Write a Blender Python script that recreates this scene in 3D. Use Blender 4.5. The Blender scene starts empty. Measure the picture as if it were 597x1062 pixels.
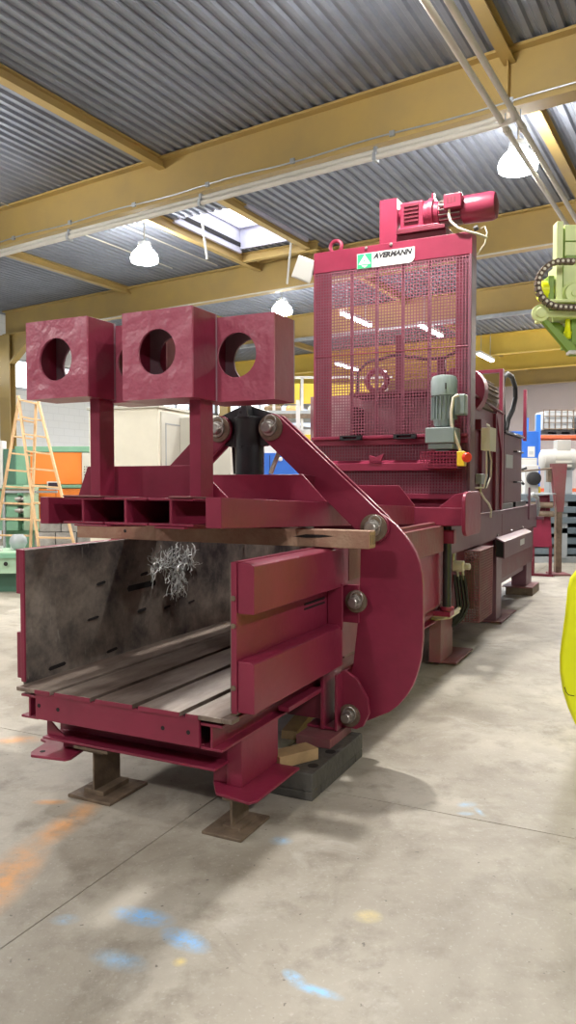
import bpy, bmesh, math, random
from mathutils import Vector, Matrix
random.seed(7)
S = bpy.context.scene
C = S.collection

# ------------------------------------------------------------------ camera, world, exposure
F_PX, W_PX, H_PX = 795.0, 597.0, 1062.0
EYE = 1.55
cd = bpy.data.cameras.new('camera')
cam = bpy.data.objects.new('camera', cd); C.objects.link(cam)
cd.sensor_fit = 'VERTICAL'; cd.sensor_height = 36.0
cd.lens = F_PX / H_PX * 36.0
cd.clip_start = 0.05; cd.clip_end = 200
cam.location = (0, 0, EYE)
cam.rotation_euler = (math.pi/2 - math.atan(31/795.), 0, 0)
S.camera = cam
wd = bpy.data.worlds.new('world'); S.world = wd; wd.use_nodes = True
wd.node_tree.nodes['Background'].inputs[0].default_value = (0.75, 0.82, 1.0, 1)
wd.node_tree.nodes['Background'].inputs[1].default_value = 1.0
S.view_settings.view_transform = 'Standard'
S.view_settings.look = 'None'
S.view_settings.gamma = 1.0
S.view_settings.exposure = 0.40
LAMP_W = 125.0

# ------------------------------------------------------------------ frames
A_M = math.atan(391/795.)             # the press stands turned by this angle
O_M = Vector((-0.3813, 3.30, 0))
A_B = math.radians(29.9)              # the hall
UB = Vector((math.sin(A_B), math.cos(A_B), 0)); VB = Vector((math.cos(A_B), -math.sin(A_B), 0))
SKEW = -0.0634                        # the roof beams run a little askew
def MW(v, u, z=0): 
    return O_M + v*Vector((math.cos(A_M), -math.sin(A_M), 0)) + u*Vector((math.sin(A_M), math.cos(A_M), 0)) + Vector((0, 0, z))

# ------------------------------------------------------------------ materials
def mat(name, col, rough=0.5, metal=0.0, var=0.0, vscale=4.0, bump=0.0, bscale=30.0, col2=None, emit=None, estr=0.0, spec=0.5, coat=0.0, detail=6.0):
    m = bpy.data.materials.new(name); m.use_nodes = True
    nt = m.node_tree; b = nt.nodes['Principled BSDF']
    b.inputs['Base Color'].default_value = (*col, 1); b.inputs['Roughness'].default_value = rough
    b.inputs['Metallic'].default_value = metal; b.inputs['Specular IOR Level'].default_value = spec
    b.inputs['Coat Weight'].default_value = coat
    if emit: b.inputs['Emission Color'].default_value = (*emit, 1); b.inputs['Emission Strength'].default_value = estr
    geo = None
    if var > 0 or bump > 0:
        tc = nt.nodes.new('ShaderNodeTexCoord')
    if var > 0:
        n = nt.nodes.new('ShaderNodeTexNoise'); n.inputs['Scale'].default_value = vscale; n.inputs['Detail'].default_value = detail; n.inputs['Roughness'].default_value = .62
        nt.links.new(tc.outputs['Object'], n.inputs['Vector'])
        r = nt.nodes.new('ShaderNodeValToRGB')
        r.color_ramp.elements[0].position = .5 - .22; r.color_ramp.elements[1].position = .5 + .22
        c2 = col2 if col2 else tuple(c*(1-var) for c in col)
        r.color_ramp.elements[0].color = (*c2, 1); r.color_ramp.elements[1].color = (*(min(1, c*(1+var*.4)) for c in col), 1)
        nt.links.new(n.outputs['Fac'], r.inputs['Fac']); nt.links.new(r.outputs['Color'], b.inputs['Base Color'])
        rr = nt.nodes.new('ShaderNodeMapRange'); rr.inputs[3].default_value = max(0, rough-.1); rr.inputs[4].default_value = min(1, rough+.12)
        nt.links.new(n.outputs['Fac'], rr.inputs[0]); nt.links.new(rr.outputs[0], b.inputs['Roughness'])
    if bump > 0:
        n2 = nt.nodes.new('ShaderNodeTexNoise'); n2.inputs['Scale'].default_value = bscale; n2.inputs['Detail'].default_value = 3
        nt.links.new(tc.outputs['Object'], n2.inputs['Vector'])
        bp = nt.nodes.new('ShaderNodeBump'); bp.inputs['Strength'].default_value = bump; bp.inputs['Distance'].default_value = .02
        nt.links.new(n2.outputs['Fac'], bp.inputs['Height']); nt.links.new(bp.outputs['Normal'], b.inputs['Normal'])
    return m

def mix_nodes(nt, fac, a, b):
    x = nt.nodes.new('ShaderNodeMix'); x.data_type = 'RGBA'
    nt.links.new(fac, x.inputs[0])
    for s, i in ((a, 6), (b, 7)):
        if isinstance(s, tuple): x.inputs[i].default_value = (*s, 1)
        else: nt.links.new(s, x.inputs[i])
    return x.outputs[2]

RED = mat('maroon_paint', (.245, .022, .056), .36, 0, .22, 3.0, .10, 16, spec=.5)
RED_SHEET = mat('maroon_rough_sheet_with_sheen', (.43, .080, .140), .38, 0, .12, 3.0, .85, 9, spec=.9)  # same maroon, lightened: gloss sheen on the box fronts put into the colour
MESH_RED = mat('maroon_mesh_chipped', (.23, .060, .095), .45, 0, .3, 9, spec=.6)
DUST_RED = mat('maroon_plate_scoured', (.24, .07, .10), .6, 0, .5, 7, col2=(.42, .33, .33), detail=10)
RED_DARK = mat('maroon_paint_old', (.15, .012, .030), .42, 0, .3, 3.0, .1, 20)
RED_DUST = mat('maroon_paint_dusty', (.22, .055, .070), .55, 0, .35, 5.0, .15, 30, col2=(.21, .11, .10))
PANEL_RED = mat('maroon_grey_paint', (.175, .075, .105), .42, 0, .15, 3)
BOX_IN = mat('maroon_inside_lit', (.34, .24, .28), .55, 0, .3, 6)  # box back plates: light falling inside is put into this paler colour
BLACK = mat('black_paint', (.028, .030, .034), .30, 0, .3, 8, .1, 20)
RUBBER = mat('black_rubber', (.02, .02, .022), .55)
DARK = mat('dark_gap', (.012, .010, .011), .8)
STEEL = mat('bare_steel', (.45, .43, .40), .38, .85, .3, 20)
STEEL_OLD = mat('old_brown_steel', (.20, .145, .10), .6, .15, .5, 12, .2, 40)
PLASTIC_BLACK = mat('recycled_black_plastic', (.09, .085, .075), .7, 0, .4, 8, .3, 30)
WOOD = mat('weathered_timber', (.38, .26, .18), .75, 0, .45, 5, .4, 30, col2=(.30, .125, .085))
WOOD_RAW = mat('raw_softwood', (.45, .30, .15), .7, 0, .3, 9, .3, 30)
LADDER_WOOD = mat('ladder_wood', (.72, .48, .26), .6, 0, .25, 5)
ORANGE = mat('orange_paint', (.86, .24, .035), .4, 0, .08, 3)
GREEN = mat('green_paint', (.20, .42, .28), .5, 0, .15, 3)
GREEN_PALE = mat('pale_green_paint', (.42, .62, .44), .5, 0, .15, 3)
GREEN_DARK = mat('dark_green_paint', (.07, .17, .12), .5, 0, .15, 3)
CREAM = mat('cream_paint', (.80, .77, .64), .5, 0, .08, 3)
CREAM2 = mat('grey_cream_paint', (.60, .59, .52), .5, 0, .08, 3)
WHITE = mat('white_paint', (.66, .66, .64), .45, 0, .05, 3)
GREY = mat('grey_paint', (.36, .39, .41), .5, 0, .12, 3)
GREYBLUE = mat('grey_blue_paint', (.15, .19, .22), .5, 0, .2, 3)
MOTOR_GREY = mat('grey_green_motor_paint', (.22, .275, .27), .4, 0, .12, 8)
BLUE = mat('blue_paint', (.03, .15, .62), .4, 0, .1, 3)
YELLOW = mat('yellow_sheet_paint', (.80, .58, .06), .5, 0, .1, 3)
BEAM = mat('ochre_beam_paint', (.47, .33, .105), .45, 0, .16, 1.2, col2=(.40, .29, .12))
BEAM_Y = mat('yellow_beam_paint', (.78, .56, .10), .45, 0, .1, 1.2)
PIPE = mat('pale_pipe', (.62, .60, .54), .45, 0, .1, 3)
GALV = mat('galvanised_steel', (.42, .45, .48), .42, .6, .2, 10)
DECK = mat('corrugated_steel_deck', (.25, .275, .33), .5, .15, .25, 1.5)
LIME = mat('lime_green_paint', (.80, .92, .42), .4, 0, .12, 4)
LIME_D = mat('green_casting_paint', (.22, .37, .045), .4, 0, .15, 4)
FLUO = mat('fluorescent_yellow_paint', (.93, 1.0, .01), .32, 0, .06, 3)
CABLE = mat('pale_cable', (.66, .60, .48), .5)
BEIGE = mat('beige_plastic', (.72, .69, .55), .45)
RED_BTN = mat('red_button', (.80, .05, .03), .3)
YEL_BTN = mat('yellow_button_box', (.85, .60, .03), .4)
LENS = mat('lamp_lens', (1, 1, 1), .4, emit=(1, .97, .93), estr=95)
TUBE = mat('tube_lamp', (1, 1, 1), .4, emit=(.93, .97, 1), estr=10)
SKYGLASS = mat('daylight_acrylic', (1, 1, 1), .3, emit=(.92, .95, 1), estr=3.2)
WINGLASS = mat('daylight_window', (1, 1, 1), .3, emit=(.90, .95, 1), estr=2.2)
LILAC = mat('skylight_upstand', (.55, .55, .66), .5)
PINKWALL = mat('pale_back_wall', (.60, .53, .54), .7, 0, .06, 1)
SIGN_GREEN = mat('sign_green', (.03, .40, .17), .5)
SIGN_TEXT = mat('sign_black', (.02, .02, .025), .5)
SIGN_GREY = mat('sign_grey', (.50, .52, .52), .5)
SIGN_WHITE = mat('sign_white', (.66, .67, .65), .35)
SHRED = mat('silver_shreds', (.80, .82, .82), .35, .2)
IBC = mat('white_tank_plastic', (.45, .48, .50), .35)
RACK_RED = mat('orange_red_rack', (.62, .12, .05), .45)
CONC_BLK = mat('grey_concrete_block', (.36, .35, .33), .85, 0, .3, 8, .4, 30)
SCREEN = mat('dark_screen', (.05, .04, .06), .2)

def dark_plate():
    m = mat('scraped_black_steel', (.06, .052, .046), .42, .25)
    nt = m.node_tree; b = nt.nodes['Principled BSDF']; L = nt.links
    tc = nt.nodes.new('ShaderNodeTexCoord')
    n1 = nt.nodes.new('ShaderNodeTexNoise'); n1.inputs['Scale'].default_value = 3.2; n1.inputs['Detail'].default_value = 9; n1.inputs['Roughness'].default_value = .7
    mp = nt.nodes.new('ShaderNodeMapping'); mp.inputs['Scale'].default_value = (1, 14, 2.2); mp.inputs['Rotation'].default_value = (.5, 0, 0)
    n2 = nt.nodes.new('ShaderNodeTexNoise'); n2.inputs['Scale'].default_value = 5; n2.inputs['Detail'].default_value = 6
    L.new(tc.outputs['Object'], n1.inputs['Vector']); L.new(tc.outputs['Object'], mp.inputs['Vector']); L.new(mp.outputs[0], n2.inputs['Vector'])
    r1 = nt.nodes.new('ShaderNodeValToRGB'); r1.color_ramp.elements[0].position = .36; r1.color_ramp.elements[1].position = .66
    r1.color_ramp.elements[0].color = (.055, .052, .055, 1); r1.color_ramp.elements[1].color = (.36, .31, .26, 1)
    r2 = nt.nodes.new('ShaderNodeMapRange'); r2.inputs[1].default_value = .66; r2.inputs[2].default_value = .80
    L.new(n1.outputs['Fac'], r1.inputs[0]); L.new(n2.outputs['Fac'], r2.inputs[0])
    o = mix_nodes(nt, r2.outputs[0], r1.outputs['Color'], (.42, .40, .36))
    L.new(o, b.inputs['Base Color'])
    r3 = nt.nodes.new('ShaderNodeMapRange'); r3.inputs[3].default_value = .30; r3.inputs[4].default_value = .62
    L.new(n1.outputs['Fac'], r3.inputs[0]); L.new(r3.outputs[0], b.inputs['Roughness'])
    return m
DPLATE = dark_plate()

def plank_steel():
    m = mat('worn_plank_steel', (.3, .24, .2), .45, .5)
    nt = m.node_tree; b = nt.nodes['Principled BSDF']; L = nt.links
    tc = nt.nodes.new('ShaderNodeTexCoord')
    mp = nt.nodes.new('ShaderNodeMapping'); mp.inputs['Scale'].default_value = (2.2, .55, 1)
    n1 = nt.nodes.new('ShaderNodeTexNoise'); n1.inputs['Scale'].default_value = 3; n1.inputs['Detail'].default_value = 8; n1.inputs['Roughness'].default_value = .65
    L.new(tc.outputs['Object'], mp.inputs['Vector']); L.new(mp.outputs[0], n1.inputs['Vector'])
    r1 = nt.nodes.new('ShaderNodeValToRGB'); r1.color_ramp.elements[0].position = .35; r1.color_ramp.elements[1].position = .68
    r1.color_ramp.elements[0].color = (.16, .115, .095, 1); r1.color_ramp.elements[1].color = (.48, .40, .34, 1)
    L.new(n1.outputs['Fac'], r1.inputs[0]); L.new(r1.outputs['Color'], b.inputs['Base Color'])
    return m
PLANK = plank_steel()

def brick_mat():
    m = mat('white_painted_brick', (.74, .76, .76), .7)
    nt = m.node_tree; b = nt.nodes['Principled BSDF']; L = nt.links
    tc = nt.nodes.new('ShaderNodeTexCoord'); mp = nt.nodes.new('ShaderNodeMapping'); mp.inputs['Rotation'].default_value = (math.pi/2, 0, math.pi/2)
    sep = nt.nodes.new('ShaderNodeSeparateXYZ'); cmb = nt.nodes.new('ShaderNodeCombineXYZ')
    br = nt.nodes.new('ShaderNodeTexBrick'); br.inputs['Scale'].default_value = 1; br.inputs['Brick Width'].default_value = .42; br.inputs['Row Height'].default_value = .21; br.inputs['Mortar Size'].default_value = .012
    br.inputs['Color1'].default_value = (.74, .76, .76, 1); br.inputs['Color2'].default_value = (.73, .75, .75, 1); br.inputs['Mortar'].default_value = (.68, .70, .70, 1)
    L.new(tc.outputs['Object'], sep.inputs[0]); L.new(sep.outputs[1], cmb.inputs[0]); L.new(sep.outputs[2], cmb.inputs[1]); L.new(cmb.outputs[0], br.inputs['Vector'])
    L.new(br.outputs['Color'], b.inputs['Base Color'])
    return m
BRICKW = brick_mat()

def concrete():
    m = mat('worn_concrete', (.5, .46, .4), .6)
    nt = m.node_tree; b = nt.nodes['Principled BSDF']; L = nt.links
    g = nt.nodes.new('ShaderNodeNewGeometry'); P = g.outputs['Position']
    def noise(sc, det=6, ro=.6, dist=0):
        n = nt.nodes.new('ShaderNodeTexNoise'); n.inputs['Scale'].default_value = sc; n.inputs['Detail'].default_value = det; n.inputs['Roughness'].default_value = ro; n.inputs['Distortion'].default_value = dist
        L.new(P, n.inputs['Vector']); return n.outputs['Fac']
    def mr(x, a, b_, c=0, d=1):
        n = nt.nodes.new('ShaderNodeMapRange'); n.inputs[1].default_value = a; n.inputs[2].default_value = b_; n.inputs[3].default_value = c; n.inputs[4].default_value = d
        L.new(x, n.inputs[0]); return n.outputs[0]
    def math_(op, x, y):
        n = nt.nodes.new('ShaderNodeMath'); n.operation = op
        for i, s in enumerate((x, y)):
            if isinstance(s, (int, float)): n.inputs[i].default_value = s
            else: L.new(s, n.inputs[i])
        return n.outputs[0]
    big = noise(.75, 7, .62, .4); mid = noise(4.5, 8, .65); fine = noise(60, 4, .6)
    c = mix_nodes(nt, mr(big, .34, .66), (.235, .205, .158), (.51, .475, .405))
    c = mix_nodes(nt, mr(mid, .50, .70, 0, .65), c, (.185, .158, .12))
    c = mix_nodes(nt, mr(noise(1.7, 9, .7, 1.2), .56, .72, 0, .6), c, (.15, .128, .10))
    c = mix_nodes(nt, mr(noise(2.6, 8, .7, .8), .56, .74, 0, .6), c, (.55, .525, .475))
    c = mix_nodes(nt, mr(fine, .58, .78, 0, .45), c, (.64, .61, .56))
    spk = noise(34, 2, .5)
    c = mix_nodes(nt, mr(spk, .715, .745, 0, .7), c, (.09, .08, .07))
    # paint marks sprayed on the slab: centre, half-lengths, angle
    def ell(cx, cy, rx, ry, ang):
        mp = nt.nodes.new('ShaderNodeMapping'); mp.vector_type = 'TEXTURE'
        mp.inputs['Location'].default_value = (cx, cy, 0); mp.inputs['Rotation'].default_value = (0, 0, ang); mp.inputs['Scale'].default_value = (rx, ry, 1)
        L.new(P, mp.inputs['Vector'])
        ln = nt.nodes.new('ShaderNodeVectorMath'); ln.operation = 'LENGTH'; L.new(mp.outputs[0], ln.inputs[0])
        return mr(ln.outputs['Value'], 1.0, .15)
    grit = mr(noise(22, 6, .75), .30, .62); soft = mr(noise(7, 6, .7), .3, .6)
    def mark(c, specs, col, k, gr):
        tot = None
        for s in specs:
            e = ell(*s); tot = e if tot is None else math_('MAXIMUM', tot, e)
        f = math_('MULTIPLY', math_('MULTIPLY', tot, gr), k)
        return mix_nodes(nt, f, c, col)
    c = mark(c, [(-1.10, 2.95, .13, .42, -.05), (-1.01, 3.42, .10, .34, -.30), (-1.15, 3.66, .10, .04, 0), (-1.62, 4.55, .16, .10, 0)], (.85, .40, .13), .85, soft)
    c = mark(c, [(-.52, 2.68, .14, .065, -.35), (-.35, 2.54, .12, .06, -.65)], (.26, .52, .86), 1.35, grit)
    c = mark(c, [(.085, 2.28, .10, .028, -.45), (.02, 2.34, .06, .03, -.9)], (.30, .58, .88), 1.3, grit)
    c = mark(c, [(.86, 3.63, .06, .04, .3), (.83, 3.53, .05, .025, 0), (.90, 3.55, .02, .06, .2), (-.79, 2.66, .06, .04, 0), (-.55, 2.43, .12, .06, -.4), (-.03, 3.26, .06, .05, 0)], (.32, .56, .82), .75, grit)
    c = mark(c, [(.285, 2.68, .06, .05, 0), (-.35, 2.42, .03, .03, 0)], (.82, .66, .22), .8, soft)
    L.new(c, b.inputs['Base Color'])
    L.new(mr(big, .3, .7, .42, .68), b.inputs['Roughness'])
    bp = nt.nodes.new('ShaderNodeBump'); bp.inputs['Strength'].default_value = .12; bp.inputs['Distance'].default_value = .01
    L.new(math_('ADD', fine, mid), bp.inputs['Height']); L.new(bp.outputs[0], b.inputs['Normal'])
    return m
CONCRETE = concrete()

# ------------------------------------------------------------------ mesh builder
class MB:
    def __init__(s): s.v = []; s.f = []
    def add(s, vs, fs):
        n = len(s.v); s.v += [tuple(p) for p in vs]; s.f += [tuple(i+n for i in f) for f in fs]; return s
    def box(s, x0, x1, y0, y1, z0, z1):
        if x0 > x1: x0, x1 = x1, x0
        if y0 > y1: y0, y1 = y1, y0
        if z0 > z1: z0, z1 = z1, z0
        return s.add([(x0,y0,z0),(x1,y0,z0),(x1,y1,z0),(x0,y1,z0),(x0,y0,z1),(x1,y0,z1),(x1,y1,z1),(x0,y1,z1)],
                     [(0,3,2,1),(4,5,6,7),(0,1,5,4),(1,2,6,5),(2,3,7,6),(3,0,4,7)])
    def prism(s, pts, axis, a, b):
        """2-D outline pushed along an axis: x -> pts are (y,z), y -> (x,z), z -> (x,y)"""
        def P(p, t): return {'x': (t, p[0], p[1]), 'y': (p[0], t, p[1]), 'z': (p[0], p[1], t)}[axis]
        n = len(pts)
        ar = sum(pts[i][0]*pts[(i+1)%n][1]-pts[(i+1)%n][0]*pts[i][1] for i in range(n))
        if (ar < 0) != (axis == 'y'): pts = pts[::-1]
        vs = [P(p, a) for p in pts] + [P(p, b) for p in pts]
        lo, hi = tuple(range(n-1, -1, -1)), tuple(range(n, 2*n))
        fs = [lo, hi] + [(i, (i+1)%n, n+(i+1)%n, n+i) for i in range(n)]
        if a > b: fs = [f[::-1] for f in fs]
        return s.add(vs, fs)
    def cyl(s, p0, p1, r0, r1=None, n=20, caps=True):
        p0 = Vector(p0); p1 = Vector(p1); r1 = r0 if r1 is None else r1
        d = (p1-p0).normalized(); a = d.orthogonal().normalized(); b = d.cross(a)
        vs = []
        for p, r in ((p0, r0), (p1, r1)):
            for i in range(n):
                t = 2*math.pi*i/n; vs.append(p + r*(math.cos(t)*a + math.sin(t)*b))
        fs = [(i, (i+1)%n, n+(i+1)%n, n+i) for i in range(n)]
        if caps: fs += [tuple(range(n-1, -1, -1)), tuple(range(n, 2*n))]
        return s.add(vs, fs)
    def rings(s, p0, axis, prof, n=24):
        """turned body: prof = [(distance along axis, radius)]"""
        p0 = Vector(p0); d = Vector(axis).normalized(); a = d.orthogonal().normalized(); b = d.cross(a)
        vs = []
        for t, r in prof:
            for i in range(n):
                q = 2*math.pi*i/n; vs.append(p0 + d*t + r*(math.cos(q)*a+math.sin(q)*b))
        fs = []
        for k in range(len(prof)-1):
            for i in range(n): fs.append((k*n+i, k*n+(i+1)%n, (k+1)*n+(i+1)%n, (k+1)*n+i))
        fs += [tuple(range(n-1, -1, -1)), tuple(range((len(prof)-1)*n, len(prof)*n))]
        return s.add(vs, fs)
    def tube(s, pts, r, n=8, closed=False):
        pts = [Vector(p) for p in pts]; m = len(pts); vs = []; prev = None
        for i, p in enumerate(pts):
            if closed: d = pts[(i+1)%m]-pts[i-1]
            else: d = pts[min(i+1, m-1)]-pts[max(i-1, 0)]
            d.normalize()
            a = d.orthogonal().normalized() if prev is None else (prev-d*prev.dot(d)).normalized()
            prev = a; b = d.cross(a)
            for k in range(n):
                t = 2*math.pi*k/n; vs.append(p + r*(math.cos(t)*a+math.sin(t)*b))
        fs = []
        for i in range(m if closed else m-1):
            j = (i+1) % m
            for k in range(n): fs.append((i*n+k, i*n+(k+1)%n, j*n+(k+1)%n, j*n+k))
        if not closed: fs += [tuple(range(n-1, -1, -1)), tuple(range((m-1)*n, m*n))]
        return s.add(vs, fs)
    def ibeam(s, L0, L1, c, z0, z1, fw, tf, tw, axis='y', off=0):
        """I-section along y (c = x of web) or x (c = y of web)"""
        h = fw/2
        pts = [(-h, z0), (h, z0), (h, z0+tf), (tw/2, z0+tf), (tw/2, z1-tf), (h, z1-tf), (h, z1), (-h, z1), (-h, z1-tf), (-tw/2, z1-tf), (-tw/2, z0+tf), (-h, z0+tf)]
        pts = [(p[0]+c, p[1]) for p in pts]
        return s.prism(pts, axis, L0, L1)
    def hole_plate(s, x0, x1, z0, z1, y0, y1, cx, cz, r, n=32):
        """plate in the x-z plane with a round hole"""
        ang = [2*math.pi*i/n for i in range(n)]
        def edge(t):
            dx, dz = math.cos(t), math.sin(t); k = []
            if dx > 1e-9: k.append((x1-cx)/dx)
            if dx < -1e-9: k.append((x0-cx)/dx)
            if dz > 1e-9: k.append((z1-cz)/dz)
            if dz < -1e-9: k.append((z0-cz)/dz)
            q = min(k); return (cx+q*dx, cz+q*dz)
        ang += [math.atan2(z-cz, x-cx) % (2*math.pi) for x in (x0, x1) for z in (z0, z1)]
        ang = sorted(ang); n = len(ang); vs = []
        for y in (y0, y1):
            vs += [(cx+r*math.cos(t), y, cz+r*math.sin(t)) for t in ang]
            vs += [(edge(t)[0], y, edge(t)[1]) for t in ang]
        fs = []
        for i in range(n):
            j = (i+1) % n
            fs += [(i, j, n+j, n+i), (2*n+i, 3*n+i, 3*n+j, 2*n+j), (i, 2*n+i, 2*n+j, j), (n+i, n+j, 3*n+j, 3*n+i)]
        return s.add(vs, fs)
    def perf(s, x0, x1, z0, z1, y, pitch, bar, t=.003):
        nx = max(1, round((x1-x0)/pitch)); nz = max(1, round((z1-z0)/pitch))
        for i in range(nx+1):
            x = x0+(x1-x0)*i/nx; s.box(x-bar/2, x+bar/2, y, y+t, z0, z1)
        for i in range(nz+1):
            z = z0+(z1-z0)*i/nz; s.box(x0, x1, y+.0005, y+t-.0005, z-bar/2, z+bar/2)
        return s
    def map(s, fn): s.v = [tuple(fn(Vector(p))) for p in s.v]; return s

ROTM = {}
def obj(name, mb, m, parent=None, bevel=0.0, label=None, smooth=True, kind=None):
    me = bpy.data.meshes.new(name); me.from_pydata(mb.v, [], mb.f); me.update()
    if smooth:
        for p in me.polygons: p.use_smooth = True
        me.set_sharp_from_angle(angle=math.radians(38))
    me.materials.append(m)
    o = bpy.data.objects.new(name, me); C.objects.link(o)
    if parent: o.parent = parent
    if bevel:
        b = o.modifiers.new('bevel', 'BEVEL'); b.width = bevel; b.segments = 2; b.limit_method = 'ANGLE'; b.angle_limit = math.radians(50); b.harden_normals = True
    if label: o['label'] = label
    if kind: o['kind'] = kind
    return o
def thing(name, label, cat, loc=(0,0,0), rz=0.0, group=None):
    o = bpy.data.objects.new(name, None); C.objects.link(o); o.empty_display_size = .2
    o.location = loc; o.rotation_euler = (0, 0, rz); o['label'] = label; o['category'] = cat
    if group: o['group'] = group
    return o
def tag(o, label, cat, group=None):
    o['label'] = label; o['category'] = cat
    if group: o['group'] = group
    return o
def copy_tree(o, parent=None):
    c = o.copy(); C.objects.link(c)
    if parent: c.parent = parent
    for ch in [x for x in o.children]: copy_tree(ch, c)
    return c
def place(o, loc, rz): o.location = loc; o.rotation_euler = (0, 0, rz); return o
HALL = -A_B; PRESS = -A_M

# ------------------------------------------------------------------ the hall
# floor: a screed with concrete slabs on it, open joints between them
fl = obj('floor', MB().box(-26, 26, -20, 42, -.30, -.006), CONCRETE, kind='structure')
place(fl, MW(0, 0), PRESS)
xs = [-25.157+5*i for i in range(0, 11)]; ys = [-15.2+5.3*i for i in range(0, 12)]
for i in range(len(xs)-1):
    for j in range(len(ys)-1):
        obj('slab', MB().box(xs[i]+.003, xs[i+1]-.003, ys[j]+.003, ys[j+1]-.003, -.006, 0), CONCRETE, fl)

ULEN0, ULEN1, VMIN, VMAX = -14.0, 32.5, -17.25, 14.75
def hall_obj(name, mb, m, parent=None, **k):
    o = obj(name, mb, m, parent, **k)
    if parent is None: place(o, (0, 0, 0), HALL)
    return o
def struct(name, mb, m): return hall_obj(name, mb, m, kind='structure')
def sk(u0, v): return u0 + SKEW*(v+2.46)

# roof deck: trapezoid ribs along the hall, hole for the skylight
HU0, HU1, HV0, HV1 = 10.75, 12.75, -8.35, -7.0
def deck(v0, v1, u0, u1):
    mb = MB(); n = round((v1-v0)/.1572); pitch = (v1-v0)/n; z0, z1 = 6.10, 6.14
    prof = []
    for i in range(n):
        a = v0+i*pitch
        prof += [(a, z1), (a+.042, z1), (a+.062, z0+.008), (a+.078, z0+.012), (a+.088, z0), (a+.138, z0)]
    prof.append((v0+n*pitch, z1))
    vs = [(p[0], u0, p[1]) for p in prof] + [(p[0], u1, p[1]) for p in prof]; k = len(prof)
    return mb.add(vs, [(i, k+i, k+i+1, i+1) for i in range(k-1)])
VX0, VX1 = VMIN-.35, VMAX+.25
ceil = MB()
for a in ((VX0, -8.5, ULEN0, ULEN1), (-7.0, VX1, ULEN0, ULEN1), (-8.5, -7.0, ULEN0, HU0), (-8.5, -7.0, HU1, ULEN1)):
    d = deck(*a); ceil.add(d.v, d.f)
struct('ceiling', ceil, DECK)
struct('trim_1', MB().box(VX0, -8.5, ULEN0, ULEN1, 6.24, 6.3).box(-7.0, VX1, ULEN0, ULEN1, 6.24, 6.3).box(-8.5, -7.0, ULEN0, HU0, 6.24, 6.3).box(-8.5, -7.0, HU1, ULEN1, 6.24, 6.3), GALV)
# walls
wl = struct('wall_left', MB().box(VMIN-.25, VMIN, ULEN0, ULEN1, 0, 4.15).box(VMIN-.25, VMIN, ULEN0, ULEN1, 5.0, 6.24), BRICKW)
struct('wall_back', MB().box(VMIN, VMAX, ULEN1-.2, ULEN1, 0, 6.1), PINKWALL)
struct('wall_right', MB().box(VMAX, VMAX+.2, ULEN0, ULEN1, 0, 6.1), GREY)
struct('wall_front', MB().box(VMIN, VMAX, ULEN0, ULEN0+.2, 0, 6.1), GREY)
# window band of the left wall
for k in range(5):
    u0 = 4.9+k*4.9
    w = struct('window_%d' % (k+1), MB().box(VMIN-.2, VMIN-.05, u0, u0+.1, 4.15, 5.0).box(VMIN-.2, VMIN-.05, u0+4.8, u0+4.9, 4.15, 5.0).box(VMIN-.2, VMIN+.03, u0, u0+4.9, 4.13, 4.2).box(VMIN-.2, VMIN-.03, u0, u0+4.9, 4.94, 5.0), GALV)
    for q in range(6):
        a = u0+.1+q*.785
        obj('pane', MB().box(VMIN-.16, VMIN-.14, a+.04, a+.745, 4.2, 4.94), WINGLASS, w)
        obj('window_bar', MB().box(VMIN-.2, VMIN-.06, a-.045, a+.04, 4.2, 4.94), GALV, w)
# left columns
for k, u0 in enumerate((4.0, 8.85, 14.12, 18.7, 24.3, 28)):
    col = MB().box(-16.95, -16.55, u0-.10, u0-.08, 0, 5.45).box(-16.95, -16.55, u0+.08, u0+.10, 0, 5.45).box(-16.76, -16.74, u0-.08, u0+.08, 0, 5.45).prism([(-16.55, 5.45), (-15.65, 5.45), (-16.55, 4.75)], 'y', u0-.01, u0+.01).prism([(-15.65, 5.45), (-15.6, 5.41), (-16.55, 4.68), (-16.55, 4.75)], 'y', u0-.1, u0+.1)
    struct('trim_%d' % (k+2), col, BEAM)
# main beams across the hall, and what hangs on them
BEAMS = [(-6.0, BEAM), (-1.3, BEAM), (3.5, BEAM), (8.36, BEAM), (13.26, BEAM), (17.95, BEAM), (23.5, BEAM_Y), (27.0, BEAM_Y), (31.3, BEAM)]
for k, (u0, m) in enumerate(BEAMS):
    mb = MB().ibeam(VMIN+.4, VMAX-.1, 0, 5.45, 6.09, .24, .03, .02, 'x')
    mb.map(lambda p: Vector((p.x, p.y+sk(u0, p.x), p.z)))
    o = struct('trim_%d' % (k+10), mb, m)
    if k in (3, 4, 5):
        for v in (-2.09, 2.9):
            st = MB().box(v-.005, v+.005, sk(u0, v)-.11, sk(u0, v)-.01, 5.48, 6.06)
            obj('stiffener', st, m, o)
            for q in range(4): obj('bolt', MB().cyl((v-.03, sk(u0, v)-.03, 5.55+.14*q), (v-.03, sk(u0, v)-.012, 5.55+.14*q), .012, n=6), m, o)
# purlins between the beams
n = 20
for v in (-11.9, -6.8, -2.03, 2.8, 7.6):
    n += 1
    struct('trim_%d' % n, MB().ibeam(ULEN0+.2, ULEN1-.2, v*1.03, 5.95, 6.095, .13, .016, .012, 'y'), BEAM)
struct('trim_30', MB().ibeam(8.9, 13.6, -8.5, 5.90, 6.09, .12, .018, .012, 'y'), BEAM)
struct('trim_31', MB().ibeam(-8.5, -6.8, 12.95, 5.92, 6.09, .12, .018, .012, 'x'), BEAM)
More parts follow.
